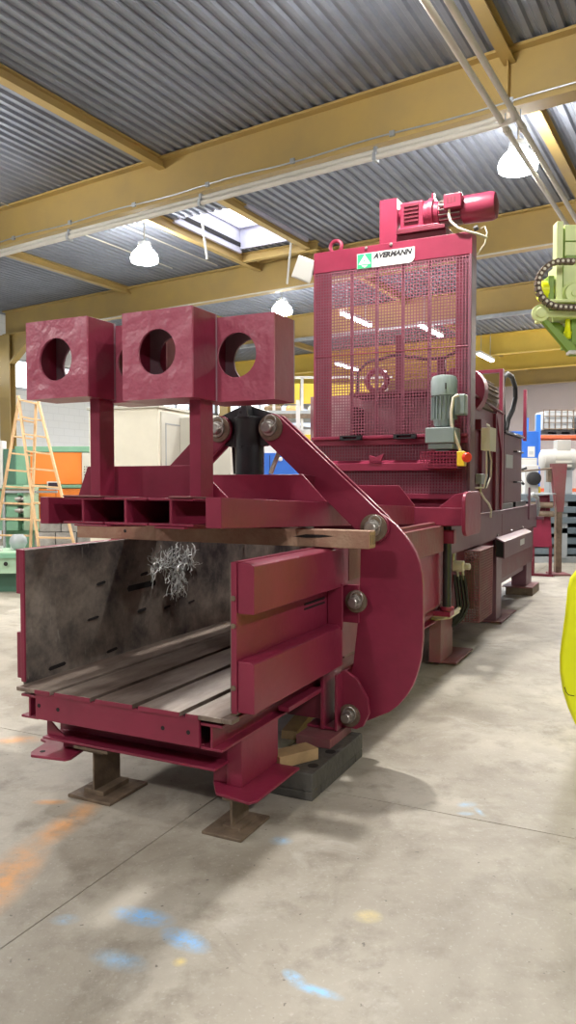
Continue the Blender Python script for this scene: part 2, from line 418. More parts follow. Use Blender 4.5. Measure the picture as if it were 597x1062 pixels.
# skylight
skl = struct('window_9', MB().box(HV0-.12, HV0-.06, HU0-.05, HU1+.05, 6.05, 6.55).box(HV1+.02, HV1+.08, HU0-.05, HU1+.05, 6.05, 6.55).box(HV0-.1, HV1+.05, HU1-.01, HU1+.05, 6.12, 6.55).box(HV0-.1, HV1+.05, HU0-.05, HU0+.01, 6.12, 6.55), LILAC)
obj('pane', MB().box(HV0-.15, HV1+.12, HU0-.1, HU1+.1, 6.56, 6.60), SKYGLASS, skl)
obj('glazing_bar', MB().box(HV0-.10, HV0-.02, HU0, HU1, 6.50, 6.56).box(HV1-.06, HV1+.05, HU0, HU1, 6.50, 6.56).box(HV0, HV1, HU1-.10, HU1, 6.50, 6.56), LILAC, skl)
obj('gasket', MB().box(HV0-.055, HV0-.045, HU0, HU1, 6.16, 6.24), DARK, skl)
for k, (a, b_) in enumerate((((-8.05, 10.9, 6.5), (-8.2, 11.35, 5.55)), ((-6.95, 12.3, 6.45), (-7.55, 13.1, 5.42)))):
    o = hall_obj('skylight_strut', MB().cyl(a, b_, .022, n=8), WHITE); tag(o, ('white rod hanging from the near end of the skylight', 'white rod hanging from the far right corner of the skylight')[k], 'rod')
# pipes
for k, (v, z) in enumerate(((-2.13, 5.30), (-1.97, 5.30))):
    o = hall_obj('ceiling_pipe', MB().cyl((v, -12, z), (v, 16, z), .032, n=12), PIPE)
    tag(o, ('left pale pipe of the pair running lengthwise under the roof', 'right pale pipe of the pair running lengthwise under the roof')[k], 'pipe', 'pipes running lengthwise under the roof')
    for q in range(7): obj('coupling', MB().cyl((v, -6+3.6*q-.05, z), (v, -6+3.6*q+.05, z), .041, n=12), PIPE, o)
    for q in range(4):
        uu = (3.5, 8.36, 13.26, -1.3)[q]; obj('hanger', MB().cyl((v, sk(uu, v)-.02, z), (v, sk(uu, v)-.02, 5.47), .008, n=6), GALV, o)
for k in range(2):
    z = 5.355-.075*k; vv = (-2.13, -1.97)[k]; off = -.13-.03*k
    pts = [(-15.8, sk(8.36, -15.8)+off, z), (vv-.25, sk(8.36, vv-.25)+off, z), (vv-.1, sk(8.36, vv)+off-.01, z), (vv-.02, sk(8.36, vv)+off-.06, z-.01), (vv, sk(8.36, vv)+off-.16, 5.31), (vv, sk(8.36, vv)+off-.3, 5.30)]
    o = hall_obj('cross_pipe', MB().tube(pts, .032, 12), PIPE)
    tag(o, ('upper pale pipe along the front of the nearest roof beam', 'lower pale pipe along the front of the nearest roof beam')[k], 'pipe', 'pipes along the nearest roof beam')
    for q in range(5):
        v = -14+2.6*q; obj('clip', MB().box(v-.02, v+.02, sk(8.36, v)+off-.045, sk(8.36, v)+off+.07, z-.045, z+.045), GALV, o)
co = hall_obj('conduit', MB().tube([(v, sk(8.36, v)-.135, 5.505+.012*math.sin(v*3)) for v in [-15.8+.35*i for i in range(76)]], .010, 6), GALV)
tag(co, 'thin cable conduit clipped along the bottom flange of nearest beam', 'cable')
for q in range(10):
    v = -14.2+1.35*q; obj('clip', MB().box(v-.03, v+.03, sk(8.36, v)-.15, sk(8.36, v)-.12, 5.48, 5.54), GALV, co)
o = hall_obj('conduit', MB().tube([(v, sk(13.26, v)-.16, 5.43) for v in (-15, -8, -2, 6)], .014, 6), PIPE); tag(o, 'thin pale conduit under the second roof beam', 'cable')
o = hall_obj('cable_tray', MB().box(-15.8, 14, -.06, .06, 5.36, 5.44).map(lambda p: Vector((p.x, p.y+sk(17.8, p.x), p.z))), GALV); tag(o, 'grey cable tray under the third roof beam', 'tray')
o = hall_obj('conduit', MB().tube([(-10.3, 8.6, 6.07), (-10.3, 13.0, 6.07)], .012, 6).tube([(-9.35, 9.5, 6.07), (-9.35, 13.3, 6.07)], .012, 6), PIPE); tag(o, 'thin white conduit on the corrugated deck near the skylight', 'cable')

# ------------------------------------------------------------------ high-bay lamps
def lamp_mesh():
    h = MB().rings((0,0,.24), (0,0,1), [(0, .10), (.01, .12), (.09, .11), (.10, .04)], 28)
    l = MB().rings((0,0,-.012), (0,0,1), [(0, .20), (.01, .225), (.07, .235), (.14, .21), (.20, .16), (.25, .10)], 28)
    r = MB().cyl((0,0,.30), (0,0,.66), .012, n=8)
    return h, l, r
h, l, r = lamp_mesh()
lamp0 = thing('high_bay_lamp', '', 'lamp')
obj('housing', h, GALV, lamp0); obj('lens', l, LENS, lamp0); obj('rod', r, GALV, lamp0)
ld = bpy.data.lights.new('lamp_light', 'AREA'); ld.shape = 'DISK'; ld.size = .36; ld.energy = LAMP_W; ld.color = (1.0, .955, .90)
seen = {(-8.8, 10.35): 'glowing round lamp above the left box of the press', (-2.3, 9.6): 'glowing round lamp at upper right beside the pipes',
        (-8.8, 15.03): 'small glowing lamp just above the rear right box', (-2.3, 5.5): 'glowing round lamp at the top edge over the tower', (-2.3, 27.3): 'white dome lamp far back above the stacked tanks'}
first = True
GRID = []
for v, us in ((-8.8, (-3.0, 1.5, 5.9, 10.35, 15.03)), (-2.3, (-3.1, 5.5, 9.6, 14.2, 18.8, 23.2, 27.3)), (4.2, (-3.1, 1.2, 23.2))):
    for u in us: GRID.append((v, u))
for (v, u) in GRID:
    lab = seen.get((v, u))
    P = UB*u + VB*v
    o = lamp0 if first else copy_tree(lamp0); first = False
    o.location = (P.x, P.y, 5.34 if u < 27 else 4.6)
    o['label'] = lab or 'round high bay lamp hanging beyond the view'; o['group'] = 'high-bay lamps'
    lo = bpy.data.objects.new('lamp_light', ld); C.objects.link(lo); lo.location = (P.x, P.y, o.location.z-.03)
    if (v, u) == (-2.3, 5.5): lo.data = ld.copy(); lo.data.energy = LAMP_W*1.25; lo.data.size = .25   # the brightest of them, over the tower
# tube lamps far back
for k, (v, u, lab) in enumerate(((-6.45, 18.3, 'strip lamp under the roof seen through the tower mesh upper right'), (-7.5, 16.2, 'strip lamp next to the one seen through the mesh'), (-10.8, 22.6, 'strip lamp seen through the left of the tower mesh'), (-6.4, 23.0, 'strip lamp right of the tower under the bright yellow beam'))):
    t = thing('strip_lamp', lab, 'lamp', UB*u+VB*v+Vector((0, 0, 5.25)), HALL, 'tube strip lamps at the back')
    obj('tube', MB().box(-.05, .05, -.75, .75, 0, .05), TUBE, t); obj('housing', MB().box(-.07, .07, -.78, .78, .05, .12), WHITE, t)
    tl = bpy.data.lights.new('tube_light', 'AREA'); tl.shape = 'RECTANGLE'; tl.size = .12; tl.size_y = 1.5; tl.energy = 260; tl.color = (.95, .97, 1)
    to = bpy.data.objects.new('tube_light', tl); C.objects.link(to); to.location = t.location-Vector((0, 0, .02)); to.rotation_euler = (0, 0, HALL)
    obj('hanger', MB().cyl((0, -.5, .1), (0, -.5, .85), .01, n=6).cyl((0, .5, .1), (0, .5, .85), .01, n=6), GALV, t)

# ------------------------------------------------------------------ the baling press (x across, y along, z up, front at y = 0)
press = thing('baling_press', 'maroon steel scrap baling press with open chamber, mesh tower and motors', 'machine', O_M, PRESS)
def P_(name, mb, m=RED, parent=press, bevel=.004, **k): return obj(name, mb, m, parent, bevel, **k)
def bolt_head(x, y, z, r=.014, axis=(0,-1,0), m=STEEL, parent=press, name='bolt'):
    return obj(name, MB().rings((x,y,z), axis, [(0, r), (.008, r), (.009, r*.8)], 6), m, parent)
def pin(x, y, z, parent, r=.075):
    """pin with washer, castle end and split ring, facing the front"""
    w = obj('washer', MB().rings((x,y,z), (0,-1,0), [(0, r), (.012, r), (.016, r*.8), (.016, r*.5)], 28), STEEL_OLD, parent)
    obj('pin', MB().rings((x,y-.012,z), (0,-1,0), [(0, r*.62), (.02, r*.62), (.022, r*.46), (.055, r*.44), (.06, r*.36)], 20), STEEL, parent)
    obj('split_ring', MB().tube([(x+r*.35+.035*math.cos(t), y-.062, z+r*.45+.035*math.sin(t)) for t in [i*math.pi/7 for i in range(14)]], .0045, 6, True), STEEL, parent)

# bed: planks with slots, front plate, edge beams
for x0, x1 in ((-1.062, -.845), (-.815, -.597), (-.565, -.352), (-.318, -.097), (-.063, .118)):
    P_('bed_plank', MB().box(x0, x1, -.018, 3.6, .520, .541), PLANK, bevel=.003)
P_('bed_plank', MB().box(.119, .17, -.018, .046, .520, .541), PLANK)
P_('bed_base', MB().box(-1.0, .10, .02, 3.5, .49, .512), DARK, bevel=0)
fp = P_('front_plate', MB().box(-.945, 0, -.012, .008, .393, .521), RED)
for x, z in ((-.92, .462), (-.80, .458), (-.19, .456), (-.055, .456)): obj('bolt_hole', MB().cyl((x, -.0135, z), (x, -.010, z), .010, n=12), DARK, fp)
P_('edge_beam', MB().ibeam(.0, 3.5, .055, .385, .504, .11, .014, .012), RED)
P_('edge_beam', MB().ibeam(.0, 3.5, -.995, .385, .504, .11, .014, .012), RED)
P_('clamp_plate', MB().box(.10, .16, .55, .95, .42, .445), RED)
# cross girder and front feet
for x0, x1 in ((-.94, -.845), (-.815, -.597), (-.565, -.352), (-.318, -.097), (-.063, 0)): P_('painted_edge', MB().box(x0, x1, -.022, -.0185, .520, .5405), RED, fp, 0)
g = P_('cross_girder', MB().ibeam(-.98, .03, .20, .265, .385, .26, .014, .012, 'x'), RED)
P_('gusset', MB().prism([(-.98, .279), (-.86, .279), (-.98, .37)], 'y', .10, .11), RED, g)
lg = P_('front_leg', MB().box(.02, .10, .185, .55, .165, .386).box(-.06, .02, .20, .215, .165, .386), RED)
P_('foot_plate', MB().prism([(.022, .09), (.205, .06), (.228, .10), (.228, .53), (-.06, .53), (-.06, .2)], 'z', .152, .166), RED, lg)
ll = P_('front_leg', MB().box(-.93, -.79, .16, .23, .205, .266), RED)
lp = P_('foot_plate', MB().prism([(-1.02, .03), (-.99, 0), (-.80, .03), (-.785, .06), (-.845, .31), (-1.05, .31), (-1.13, .235), (-1.12, .2), (-1.06, .18)], 'z', .19, .205), RED, ll)
for x, y in ((-.97, .06), (-1.08, .235)): obj('bolt_hole', MB().cyl((x, y, .2045), (x, y, .2065), .014, n=12), DARK, ll)

# side plates with rails
P_('side_plate', MB().box(-1.085, -1.06, .05, 3.55, .532, 1.212), DPLATE)
for z0, z1 in ((.985, 1.212), (.555, .79)): P_('side_rail', MB().box(-1.145, -1.087, .07, 3.3, z0, z1), RED)
P_('side_plate_edge', MB().box(-1.087, -1.060, .038, .05, .548, 1.214), RED)
for (a, b_, z, h) in ((.855, 1.14, .915, .035), (.58, .66, .975, .016), (.50, .60, .785, .014), (.95, 1.04, .765, .018), (1.22, 1.30, .745, .014), (.98, 1.06, .985, .018), (.20, .33, .578, .02), (.66, .76, .575, .016), (1.5, 1.58, .74, .014)):
    obj('tie_slot', MB().prism([(a, z), (a+.012, z-h/2), (b_-.012, z-h/2+.006), (b_, z+.006), (b_-.012, z+h/2+.006), (a+.012, z+h/2)], 'x', -1.061, -1.0575), DARK, press)
rp = P_('side_plate', MB().box(.125, .153, .05, 3.4, .545, 1.207), RED)
P_('lining_plate', MB().box(.115, .124, .06, 3.4, .55, 1.2), DPLATE)
def rail(z0, z1, y1):
    mb = MB().prism([(.155, z0), (.236, z0), (.236, z1-.012), (.215, z1), (.155, z1)], 'y', .056, y1)
    return P_('side_rail', mb, RED)
rail(.983, 1.203, 1.14); rail(.552, .778, 1.06)
P_('side_rail', MB().box(.155, .20, 1.24, 3.3, .99, 1.20), RED_DUST)
for z in (.66, .93, 1.05): bolt_head(.140, .049, z, .012, parent=rp, m=STEEL_OLD)
obj('tie_slot', MB().box(.152, .1555, .74, 1.00, .895, .905).box(.152, .1555, .74, 1.0, .918, .930), DARK, press)
vb = P_('pin_bracket', MB().box(.155, .165, 1.03, 1.17, .75, 1.0).box(.155, .245, 1.03, 1.045, .75, 1.0).box(.155, .30, 1.13, 1.15, .775, .985), RED)
# right pivot bracket low down
br = P_('pivot_bracket', MB().box(.03, .215, 1.04, 1.30, .19, .205).box(.115, .135, 1.03, 1.30, .19, .50).box(.20, .215, 1.03, 1.3, .19, .50), RED)
P_('lug', MB().prism([(.20, .50), (.225, .515), (.30, .475), (.365, .37), (.375, .29), (.34, .215), (.30, .195), (.20, .195)], 'y', 1.10, 1.125), RED, br)
P_('lug', MB().prism([(.20, .50), (.225, .515), (.30, .475), (.365, .37), (.375, .29), (.34, .215), (.30, .195), (.20, .195)], 'y', 1.26, 1.285), RED, br)
P_('cross_beam', MB().box(-1.0, .115, 1.05, 1.25, .24, .384), RED_DARK)
pin(.262, 1.10, .268, br, .062)

# linkage: cylinder, arms, hook plates
def capsule(a, b_, r, n=12):
    a = Vector(a); b_ = Vector(b_); t = math.atan2(b_.y-a.y, b_.x-a.x)
    pts = [(b_.x+r*math.cos(t-math.pi/2+math.pi*i/n), b_.y+r*math.sin(t-math.pi/2+math.pi*i/n)) for i in range(n+1)]
    pts += [(a.x+r*math.cos(t+math.pi/2+math.pi*i/n), a.y+r*math.sin(t+math.pi/2+math.pi*i/n)) for i in range(n+1)]
    return pts
hook_pts = [(.355, 1.375), (.40, 1.383), (.448, 1.355), (.495, 1.318), (.540, 1.27), (.575, 1.228), (.606, 1.175), (.628, 1.12), (.642, 1.06), (.648, 1.0), (.650, .85), (.648, .70), (.640, .61), (.622, .53), (.596, .455), (.560, .392), (.515, .335), (.465, .292), (.40, .258), (.33, .222), (.285, .205), (.235, .215), (.215, .26), (.222, .36), (.25, .527), (.275, .746), (.287, .90), (.292, 1.15), (.300, 1.30)]
CX = -.42
for side in (1, -1):
    mx = (lambda p: p) if side == 1 else (lambda p: (2*CX-p[0], p[1]))
    hk = P_('hook_plate', MB().prism([mx(p) for p in hook_pts], 'y', 1.175, 1.21), RED, bevel=.005)
    a1, a2 = mx((-.246, 1.863)), mx((.383, 1.302))
    P_('link_arm', MB().prism(capsule(a1, a2, .082), 'y', 1.145, 1.170), RED, hk)
    P_('link_arm', MB().prism(capsule(a1, a2, .082), 'y', 1.215, 1.24), RED, hk)
    if side == 1: hook_r = hk
    px, pz = mx((.383, 1.302)); pin(px, 1.143, pz, hk)
    px, pz = mx((-.246, 1.863)); pin(px, 1.143, pz, hk)
pin(.290, 1.128, .897, vb, .062)
cy = P_('hydraulic_cylinder', MB().rings((-.418, 1.20, 1.30), (0,0,1), [(0, .075), (.25, .075), (.25, .086), (.46, .086), (.46, .090), (.60, .090), (.61, .094), (.63, .094), (.635, .08)], 32), BLACK, bevel=0)
head = [(-.66, 1.80), (-.655, 1.90), (-.60, 1.945), (-.50, 1.985), (-.45, 1.995), (-.42, 2.005), (-.38, 1.992), (-.30, 1.965), (-.22, 1.94), (-.165, 1.87), (-.19, 1.80), (-.30, 1.76), (-.54, 1.76)]
P_('head_plate', MB().prism(head, 'y', 1.172, 1.212), BLACK, cy)
P_('head_rib', MB().prism([(-.45, 1.925), (-.37, 1.925), (-.39, 2.0), (-.42, 2.0)], 'y', 1.10, 1.172), BLACK, cy)
P_('gland', MB().rings((-.418, 1.20, 1.50), (0,0,1), [(0, .105), (.03, .105)], 28), BLACK, cy)
obj('hose', MB().tube([(-.30, 1.24, 1.60), (-.27, 1.25, 1.68), (-.24, 1.26, 1.76), (-.235, 1.27, 1.80)], .014, 8), CABLE, cy)
obj('hose', MB().tube([(-.55, 1.26, 1.60), (-.553, 1.25, 1.72), (-.545, 1.23, 1.79)], .014, 8), RUBBER, cy)

# upper frame lying on the timber, tilted a little towards the tower
TILT = -.042
def tilt(mb): return mb.map(lambda p: Vector((p.x, p.y, p.z+TILT*p.y)))
Z0, Z1 = 1.352, 1.485
P_('frame_beam', tilt(MB().box(.03, .108, 0, 2.80, Z0, Z1)), RED)
P_('frame_beam', tilt(MB().box(-.91, -.855, 0, 2.8, Z0-.002, Z1-.006)), RED)
for i, x in enumerate((-.667, -.418, -.168)):
    mb = MB().ibeam(.025, 2.8, x, Z0+.002, Z1-.004, .240, .012, .014)
    P_('frame_joist', tilt(mb), RED)
P_('frame_joist', tilt(MB().box(-.90, .05, .45, .47, Z0+.012, Z1-.014)), RED_DARK)
for a, b_ in ((-.78, -.55), (-.17+.0, -.05)): P_('cover_strip', tilt(MB().box(a, b_, .012, .36, Z1-.004, Z1+.004)), RED_DUST)
P_('cover_strip', tilt(MB().box(-.24, -.08, .0, .30, Z0-.008, Z0+.001)), RED)
P_('cover_strip', tilt(MB().box(-.70, -.50, .0, .30, Z0-.008, Z0+.001)), RED)
P_('cross_plate', tilt(MB().prism([(-1.03, Z1), (-.09, Z1), (-.27, Z1+.165), (-.96, Z1+.165)], 'y', .40, .415)), RED)
P_('cross_plate', tilt(MB().prism([(-.86, Z1), (.165, Z1), (.02, Z1+.15), (-.82, Z1+.15)], 'y', 1.0, 1.015)), RED)
P_('cross_plate', tilt(MB().prism([(-1.0, Z1), (.26, Z1), (.145, Z1+.14), (-.9, Z1+.14)], 'y', 2.30, 2.315)), RED)
P_('gusset', tilt(MB().prism([(1.015, Z1), (1.6, Z1), (1.55, Z1+.14), (1.015, Z1+.15)], 'x', .015, .03)), RED_DARK)
P_('cylinder_cradle', tilt(MB().box(-.60, -.24, 1.06, 1.34, Z1, Z1+.03)), RED)
# posts with hollow boxes
def hollow_box(x0, x1, y0, y1, z0, z1, cx, cz, r):
    t = .012
    o = P_('hollow_box', MB().box(x0, x0+t, y0+t, y1-t, z0, z1).box(x1-t, x1, y0+t, y1-t, z0, z1).box(x0+t, x1-t, y0+t, y1-t, z0, z0+t).box(x0+t, x1-t, y0+t, y1-t, z1-t, z1), RED, bevel=.002)
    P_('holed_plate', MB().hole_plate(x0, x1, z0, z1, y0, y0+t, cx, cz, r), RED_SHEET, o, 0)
    P_('holed_plate', MB().hole_plate(x0, x1, z0, z1, y1-t, y1, cx-.03, cz+.005, r), BOX_IN, o, 0)
    return o
P_('post', MB().box(-.82, -.758, .26, .375, 1.47, 2.0), RED)
P_('post', MB().box(-.222, -.160, .26, .375, 1.47, 1.96), RED)
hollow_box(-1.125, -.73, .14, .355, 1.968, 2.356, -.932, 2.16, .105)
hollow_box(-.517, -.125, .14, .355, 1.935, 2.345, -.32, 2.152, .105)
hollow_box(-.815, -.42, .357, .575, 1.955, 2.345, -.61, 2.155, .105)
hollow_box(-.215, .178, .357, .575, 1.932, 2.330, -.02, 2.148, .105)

# chamber body behind the linkage
bd = P_('body_side', MB().box(.095, .11, 1.35, 8.6, .45, 1.2).box(-1.10, -1.087, 1.35, 8.6, .45, 1.2), RED_DARK, bevel=0)
P_('body_rail', MB().box(.10, .15, 1.32, 3.45, 1.0, 1.228), RED_DUST)
P_('body_rail', MB().box(.10, .15, 1.30, 3.42, .53, .745), RED_DUST)
P_('body_rail', MB().box(.095, .15, 3.75, 8.6, .925, 1.222), PANEL_RED)
P_('body_rail', MB().box(-1.14, -1.09, 1.32, 8.6, .92, 1.21), RED)
P_('body_top', MB().box(-1.09, .15, 3.6, 8.6, 1.205, 1.235), PANEL_RED)
P_('body_floor', MB().box(-1.09, .10, 3.5, 8.6, .42, .45), RED_DARK, bevel=0)
P_('body_bulkhead', MB().box(-1.09, .10, 3.62, 3.66, .5, 1.2), RED_DARK, bevel=0)
obj('label_plate', MB().box(.151, .153, 2.27, 2.62, 1.03, 1.16), SIGN_WHITE, press)
for k in range(4): obj('label_line', MB().box(.153, .1535, 2.31, 2.57-.04*(k % 2), 1.055+.025*k, 1.062+.025*k), SIGN_GREY, press)
# hinge rod with lugs in front of the tower
rd = P_('hinge_rod', MB().cyl((.205, 3.40, .49), (.205, 3.40, 1.20), .036, n=18), BLACK, bevel=0)
P_('hinge_lug', MB().prism([(.10, 3.25), (.24, 3.26), (.29, 3.34), (.29, 3.5), (.10, 3.5)], 'z', 1.195, 1.228), RED, rd)
P_('hinge_lug', MB().prism([(.15, 3.36), (.15, 3.44), (.27, 3.44), (.27, 3.36)], 'z', 1.05, 1.16), RED, rd)
P_('hinge_lug', MB().cyl((.205, 3.4, .50), (.205, 3.4, .53), .06, n=18).box(.1, .25, 3.33, 3.47, .455, .495), RED, rd)
for z in (.93, .86): obj('clip', MB().box(.10, .135, 3.30, 3.31, z, z+.012), WHITE, rd)
# legs
l1 = P_('body_leg', MB().box(.03, .13, 3.5, 3.9, .03, .53), RED_DUST)
P_('foot_plate', MB().box(.0, .245, 3.58, 4.2, .012, .03), RED_DUST, l1)
l2 = P_('body_leg', MB().box(-.02, .148, 5.75, 6.05, .02, .93), PANEL_RED)
P_('foot_plate', MB().box(-.1, .22, 5.7, 6.6, .008, .022), RED_DUST, l2)
l3 = P_('body_leg', MB().box(-.10, .10, 8.10, 8.55, .12, .93), PANEL_RED)
P_('foot_plate', MB().box(-.2, .2, 7.95, 8.6, .105, .12), RED_DUST, l3)
for x in (-1.05, -.6):
    for y in (3.6, 5.9, 8.2): P_('body_leg', MB().box(x, x+.14, y, y+.3, .0, .5), RED_DARK)
P_('skirt_plate', MB().box(.04, .06, 6.05, 8.1, .34, .92), PANEL_RED)
# mesh guard box with valve and hoses
mg = P_('guard_box', MB().perf(.0, .255, .235, .905, 4.40, .026, .0075).map(lambda p: p), RED_DUST, bevel=0)
def side_perf(x, y0, y1, z0, z1, pitch, bar):
    m_ = MB().perf(y0, y1, z0, z1, 0, pitch, bar); return m_.map(lambda p: Vector((x-p.y, p.x, p.z)))
P_('guard_side', side_perf(.255, 4.40, 5.0,   .235, .905, .026, .0085), RED_DUST, mg, 0)
P_('guard_top', MB().box(-.02, .26, 4.38, 5.02, .90, .91).box(.245, .256, 4.395, 4.41, .235, .9).box(.245, .256, 4.99, 5.0, .235, .9), RED_DUST, mg)
P_('valve_block', MB().box(.02, .20, 4.45, 4.85, .35, .80), STEEL_OLD, mg)
vl = obj('hydraulic_valve', MB().rings((.06, 4.0, .80), (1,0,0), [(0, .035), (.05, .05), (.14, .05), (.15, .03), (.19, .03), (.20, .02)], 16), CABLE, press)
obj('fitting', MB().cyl((.10, 4.0, .83), (.10, 4.0, .93), .03, n=10).cyl((.14, 4.0, .76), (.155, 4.0, .68), .015, n=8).cyl((.19, 4.0, .76), (.205, 4.0, .68), .015, n=8), STEEL, vl)
for k in range(4):
    obj('hose', MB().tube([(.12+.028*k, 4.0, .72), (.135+.03*k, 3.99, .6), (.155+.03*k, 3.98, .45), (.14+.025*k, 3.95, .36), (.10+.02*k, 3.9, .29), (.08, 3.86, .27)], .014, 8), RUBBER, vl)
obj('hose_bundle', MB().tube([(-.1, 3.46, .45), (.05, 3.46, .43), (.17, 3.48, .43), (.22, 3.6, .45), (.235, 3.7, .47)], .016, 6).tube([(-.1, 3.45, .43), (.1, 3.455, .405), (.2, 3.5, .42), (.24, 3.66, .45)], .012, 6), CABLE, press)
# trough cover
tr = P_('trough_cover', MB().prism([(.152, .735), (.152, .945), (.165, .945), (.25, .905), (.25, .72)], 'y', 5.65, 7.55), PANEL_RED)
obj('open_end', MB().prism([(.16, .745), (.16, .93), (.24, .895), (.24, .735)], 'y', 5.645, 5.652), DARK, tr)
obj('label_plate', MB().box(.2505, .252, 6.65, 6.95, .79, .86), SIGN_WHITE, tr)
for y in (5.75, 6.6, 7.4): obj('bolt', MB().cyl((.15, y, .97), (.165, y, .97), .014, n=6), STEEL, tr)

# transverse arm and rounded ears in front of the tower
ea = P_('ram_arm', MB().box(-1.2, .40, 3.22, 3.36, 1.205, 1.345), RED)
for x0 in (.385, -1.25):
    pts = []
    for cx_, cz_, a0 in ((3.60, 1.40, 0), (3.22, 1.40, 90), (3.22, 1.20, 180), (3.60, 1.20, 270)):
        for i in range(7):
            t = math.radians(a0+15*i); pts.append((cx_+.09*math.cos(t), cz_+.075*math.sin(t)))
    P_('ear_plate', MB().prism(pts, 'x', x0, x0+.03), RED, ea, .006)
P_('gusset', MB().prism([(.16, 1.345), (.385, 1.345), (.385, 1.47), (.30, 1.455)], 'y', 3.28, 3.30), RED, ea)
P_('gusset', MB().prism([(.02, 1.20), (.10, 1.20), (.17, 1.16), (.20, 1.10), (.2, 1.05), (.02, 1.05)], 'y', 3.22, 3.235), RED, ea)
P_('gusset', MB().prism([(-.9, 1.22), (-.1, 1.22), (-.1, 1.3), (-.9, 1.3)], 'y', 3.0, 3.2), RED_DARK, ea)

# tower
XL, XR, YF = -1.132, .318, 3.70
hd = P_('tower_header', MB().box(XL, XR, YF, YF+.16, 3.458, 3.645), RED)
P_('tower_post', MB().box(XL, XL+.018, YF, YF+.16, 1.30, 3.458).box(XL, XL+.09, YF+.02, YF+.035, 1.3, 3.458), RED)
P_('tower_post', MB().box(XR-.022, XR, YF-.01, YF+.17, 1.235, 3.458).box(XR-.075, XR, YF+.02, YF+.035, 1.3, 3.458), PANEL_RED)
for x in (-.78, -.545, -.30, -.065): P_('tower_rib', MB().box(x-.012, x+.012, YF+.05, YF+.09, 1.95, 3.46), MESH_RED)
P_('tower_rib', MB().box(XL+.02, XL+.15, YF+.06, YF+.07, 1.95, 3.46), RED)
P_('tower_rib', MB().box(XR-.15, XR-.02, YF+.06, YF+.07, 1.95, 3.46), RED)
BAR = .0080
P_('mesh_panel', MB().perf(XL+.02, XR-.025, 2.70, 3.445, YF-.004, .0265, BAR), MESH_RED, bevel=0)
P_('mesh_panel', MB().perf(XL+.02, XR-.025, 1.965, 2.70, YF-.001, .0265, BAR), MESH_RED, bevel=0)
P_('mesh_seam', MB().box(XL+.02, XR-.025, YF-.006, YF+.004, 2.692, 2.70), RED)
P_('ledge', MB().box(XL, XR-.02, YF-.05, YF+.05, 1.935, 1.96).box(XL, XR-.02, YF-.01, YF, 1.88, 1.96), RED)
P_('mesh_panel', MB().perf(XL+.02, XR-.025, 1.745, 1.885, YF-.004, .0265, BAR), MESH_RED, bevel=0)
P_('backing_plate', MB().box(XL+.02, XR-.03, YF+.06, YF+.08, 1.40, 1.95), RED, bevel=0)
P_('ledge', MB().prism([(YF, 1.745), (YF-.06, 1.715), (YF-.06, 1.65), (YF-.045, 1.65), (YF, 1.70)], 'x', XL, XR-.09), RED)
P_('mesh_panel', MB().perf(XL+.02, XR-.03, 1.44, 1.70, YF-.03, .0265, BAR), MESH_RED, bevel=0)
P_('ledge', MB().box(-.4, XR-.03, YF-.08, YF-.01, 1.405, 1.45), RED)
P_('guard_box', MB().perf(-.03, .27, 1.67, 1.80, 3.42, .0265, BAR).box(-.03, .27, 3.43, 3.69, 1.795, 1.803).box(-.03, .27, 3.43, 3.69, 1.665, 1.672), RED, bevel=0)
P_('tower_base', MB().box(XL, XR-.02, YF+.02, YF+.3, 1.235, 1.42), RED)
for x0 in (-.83, -.33):
    lt = P_('latch', MB().box(x0, x0+.20, YF-.10, YF-.05, 1.925, 1.935).box(x0, x0+.20, YF-.10, YF-.05, 1.955, 1.965).box(x0, x0+.03, YF-.1, YF-.05, 1.925, 1.965).box(x0+.16, x0+.2, YF-.1, YF-.05, 1.925, 1.965), BLACK, bevel=0)
P_('latch_hook', MB().prism([(-.56, 1.73), (-.45, 1.73), (-.42, 1.80), (-.50, 1.77), (-.56, 1.79)], 'y', YF-.07, YF-.05), RED)
# hopper plates and platen behind the mesh
P_('hopper_back', MB().box(XL-.45, .02, 4.62, 4.64, 1.25, 2.45), DUST_RED, bevel=0)
P_('hopper_post', MB().box(-.62, -.55, 4.55, 4.62, 1.25, 3.0).box(-.2, -.13, 4.55, 4.62, 1.25, 2.75), RED_DARK)
P_('hopper_ring', MB().tube([(-.80+.10*math.cos(t), 4.5, 2.56+.10*math.sin(t)) for t in [i*math.pi/12 for i in range(24)]], .03, 8, True), RED)
obj('hose', MB().tube([(-1.0, 4.5, 2.40), (-1.0, 4.5, 2.66), (-.9, 4.5, 2.75), (-.6, 4.5, 2.80), (-.3, 4.5, 2.74), (-.12, 4.5, 2.74), (.02, 4.5, 2.80), (.12, 4.5, 2.90)], .016, 8), RUBBER, press)
# header furniture: eye, sign, drive
P_('lifting_eye', MB().tube([(-.945+.055*math.cos(t), YF+.08, 3.70+.055*math.sin(t)) for t in [i*math.pi/12 for i in range(24)]], .018, 8, True).box(-.97, -.92, YF+.06, YF+.10, 3.645, 3.66), RED, bevel=0)
for x in (-.62, -.39): bolt_head(x, YF-.001, 3.628, .014)
sg = [(-.705, 3.448), (-.225, 3.448)] + [(-.225+.05*math.sin(math.radians(a)), 3.498-.05*math.cos(math.radians(a))) for a in (15, 35, 55, 75, 90)] + [(-.175, 3.580), (-.705, 3.580)]
sign = P_('sign_plate', MB().prism([(p[0], p[1]) for p in sg], 'y', YF-.008, YF-.0005), SIGN_WHITE, bevel=0)
yy = YF-.0095
obj('emblem_square', MB().box(-.700, -.565, yy, YF-.008, 3.450, 3.575), SIGN_GREEN, sign)
obj('emblem_triangle', MB().prism([(-.690, 3.485), (-.575, 3.485), (-.632, 3.57)], 'y', yy-.001, yy), SIGN_WHITE, sign)
obj('emblem_triangle', MB().prism([(-.665, 3.475), (-.600, 3.475), (-.632, 3.452)], 'y', yy-.001, yy), SIGN_WHITE, sign)
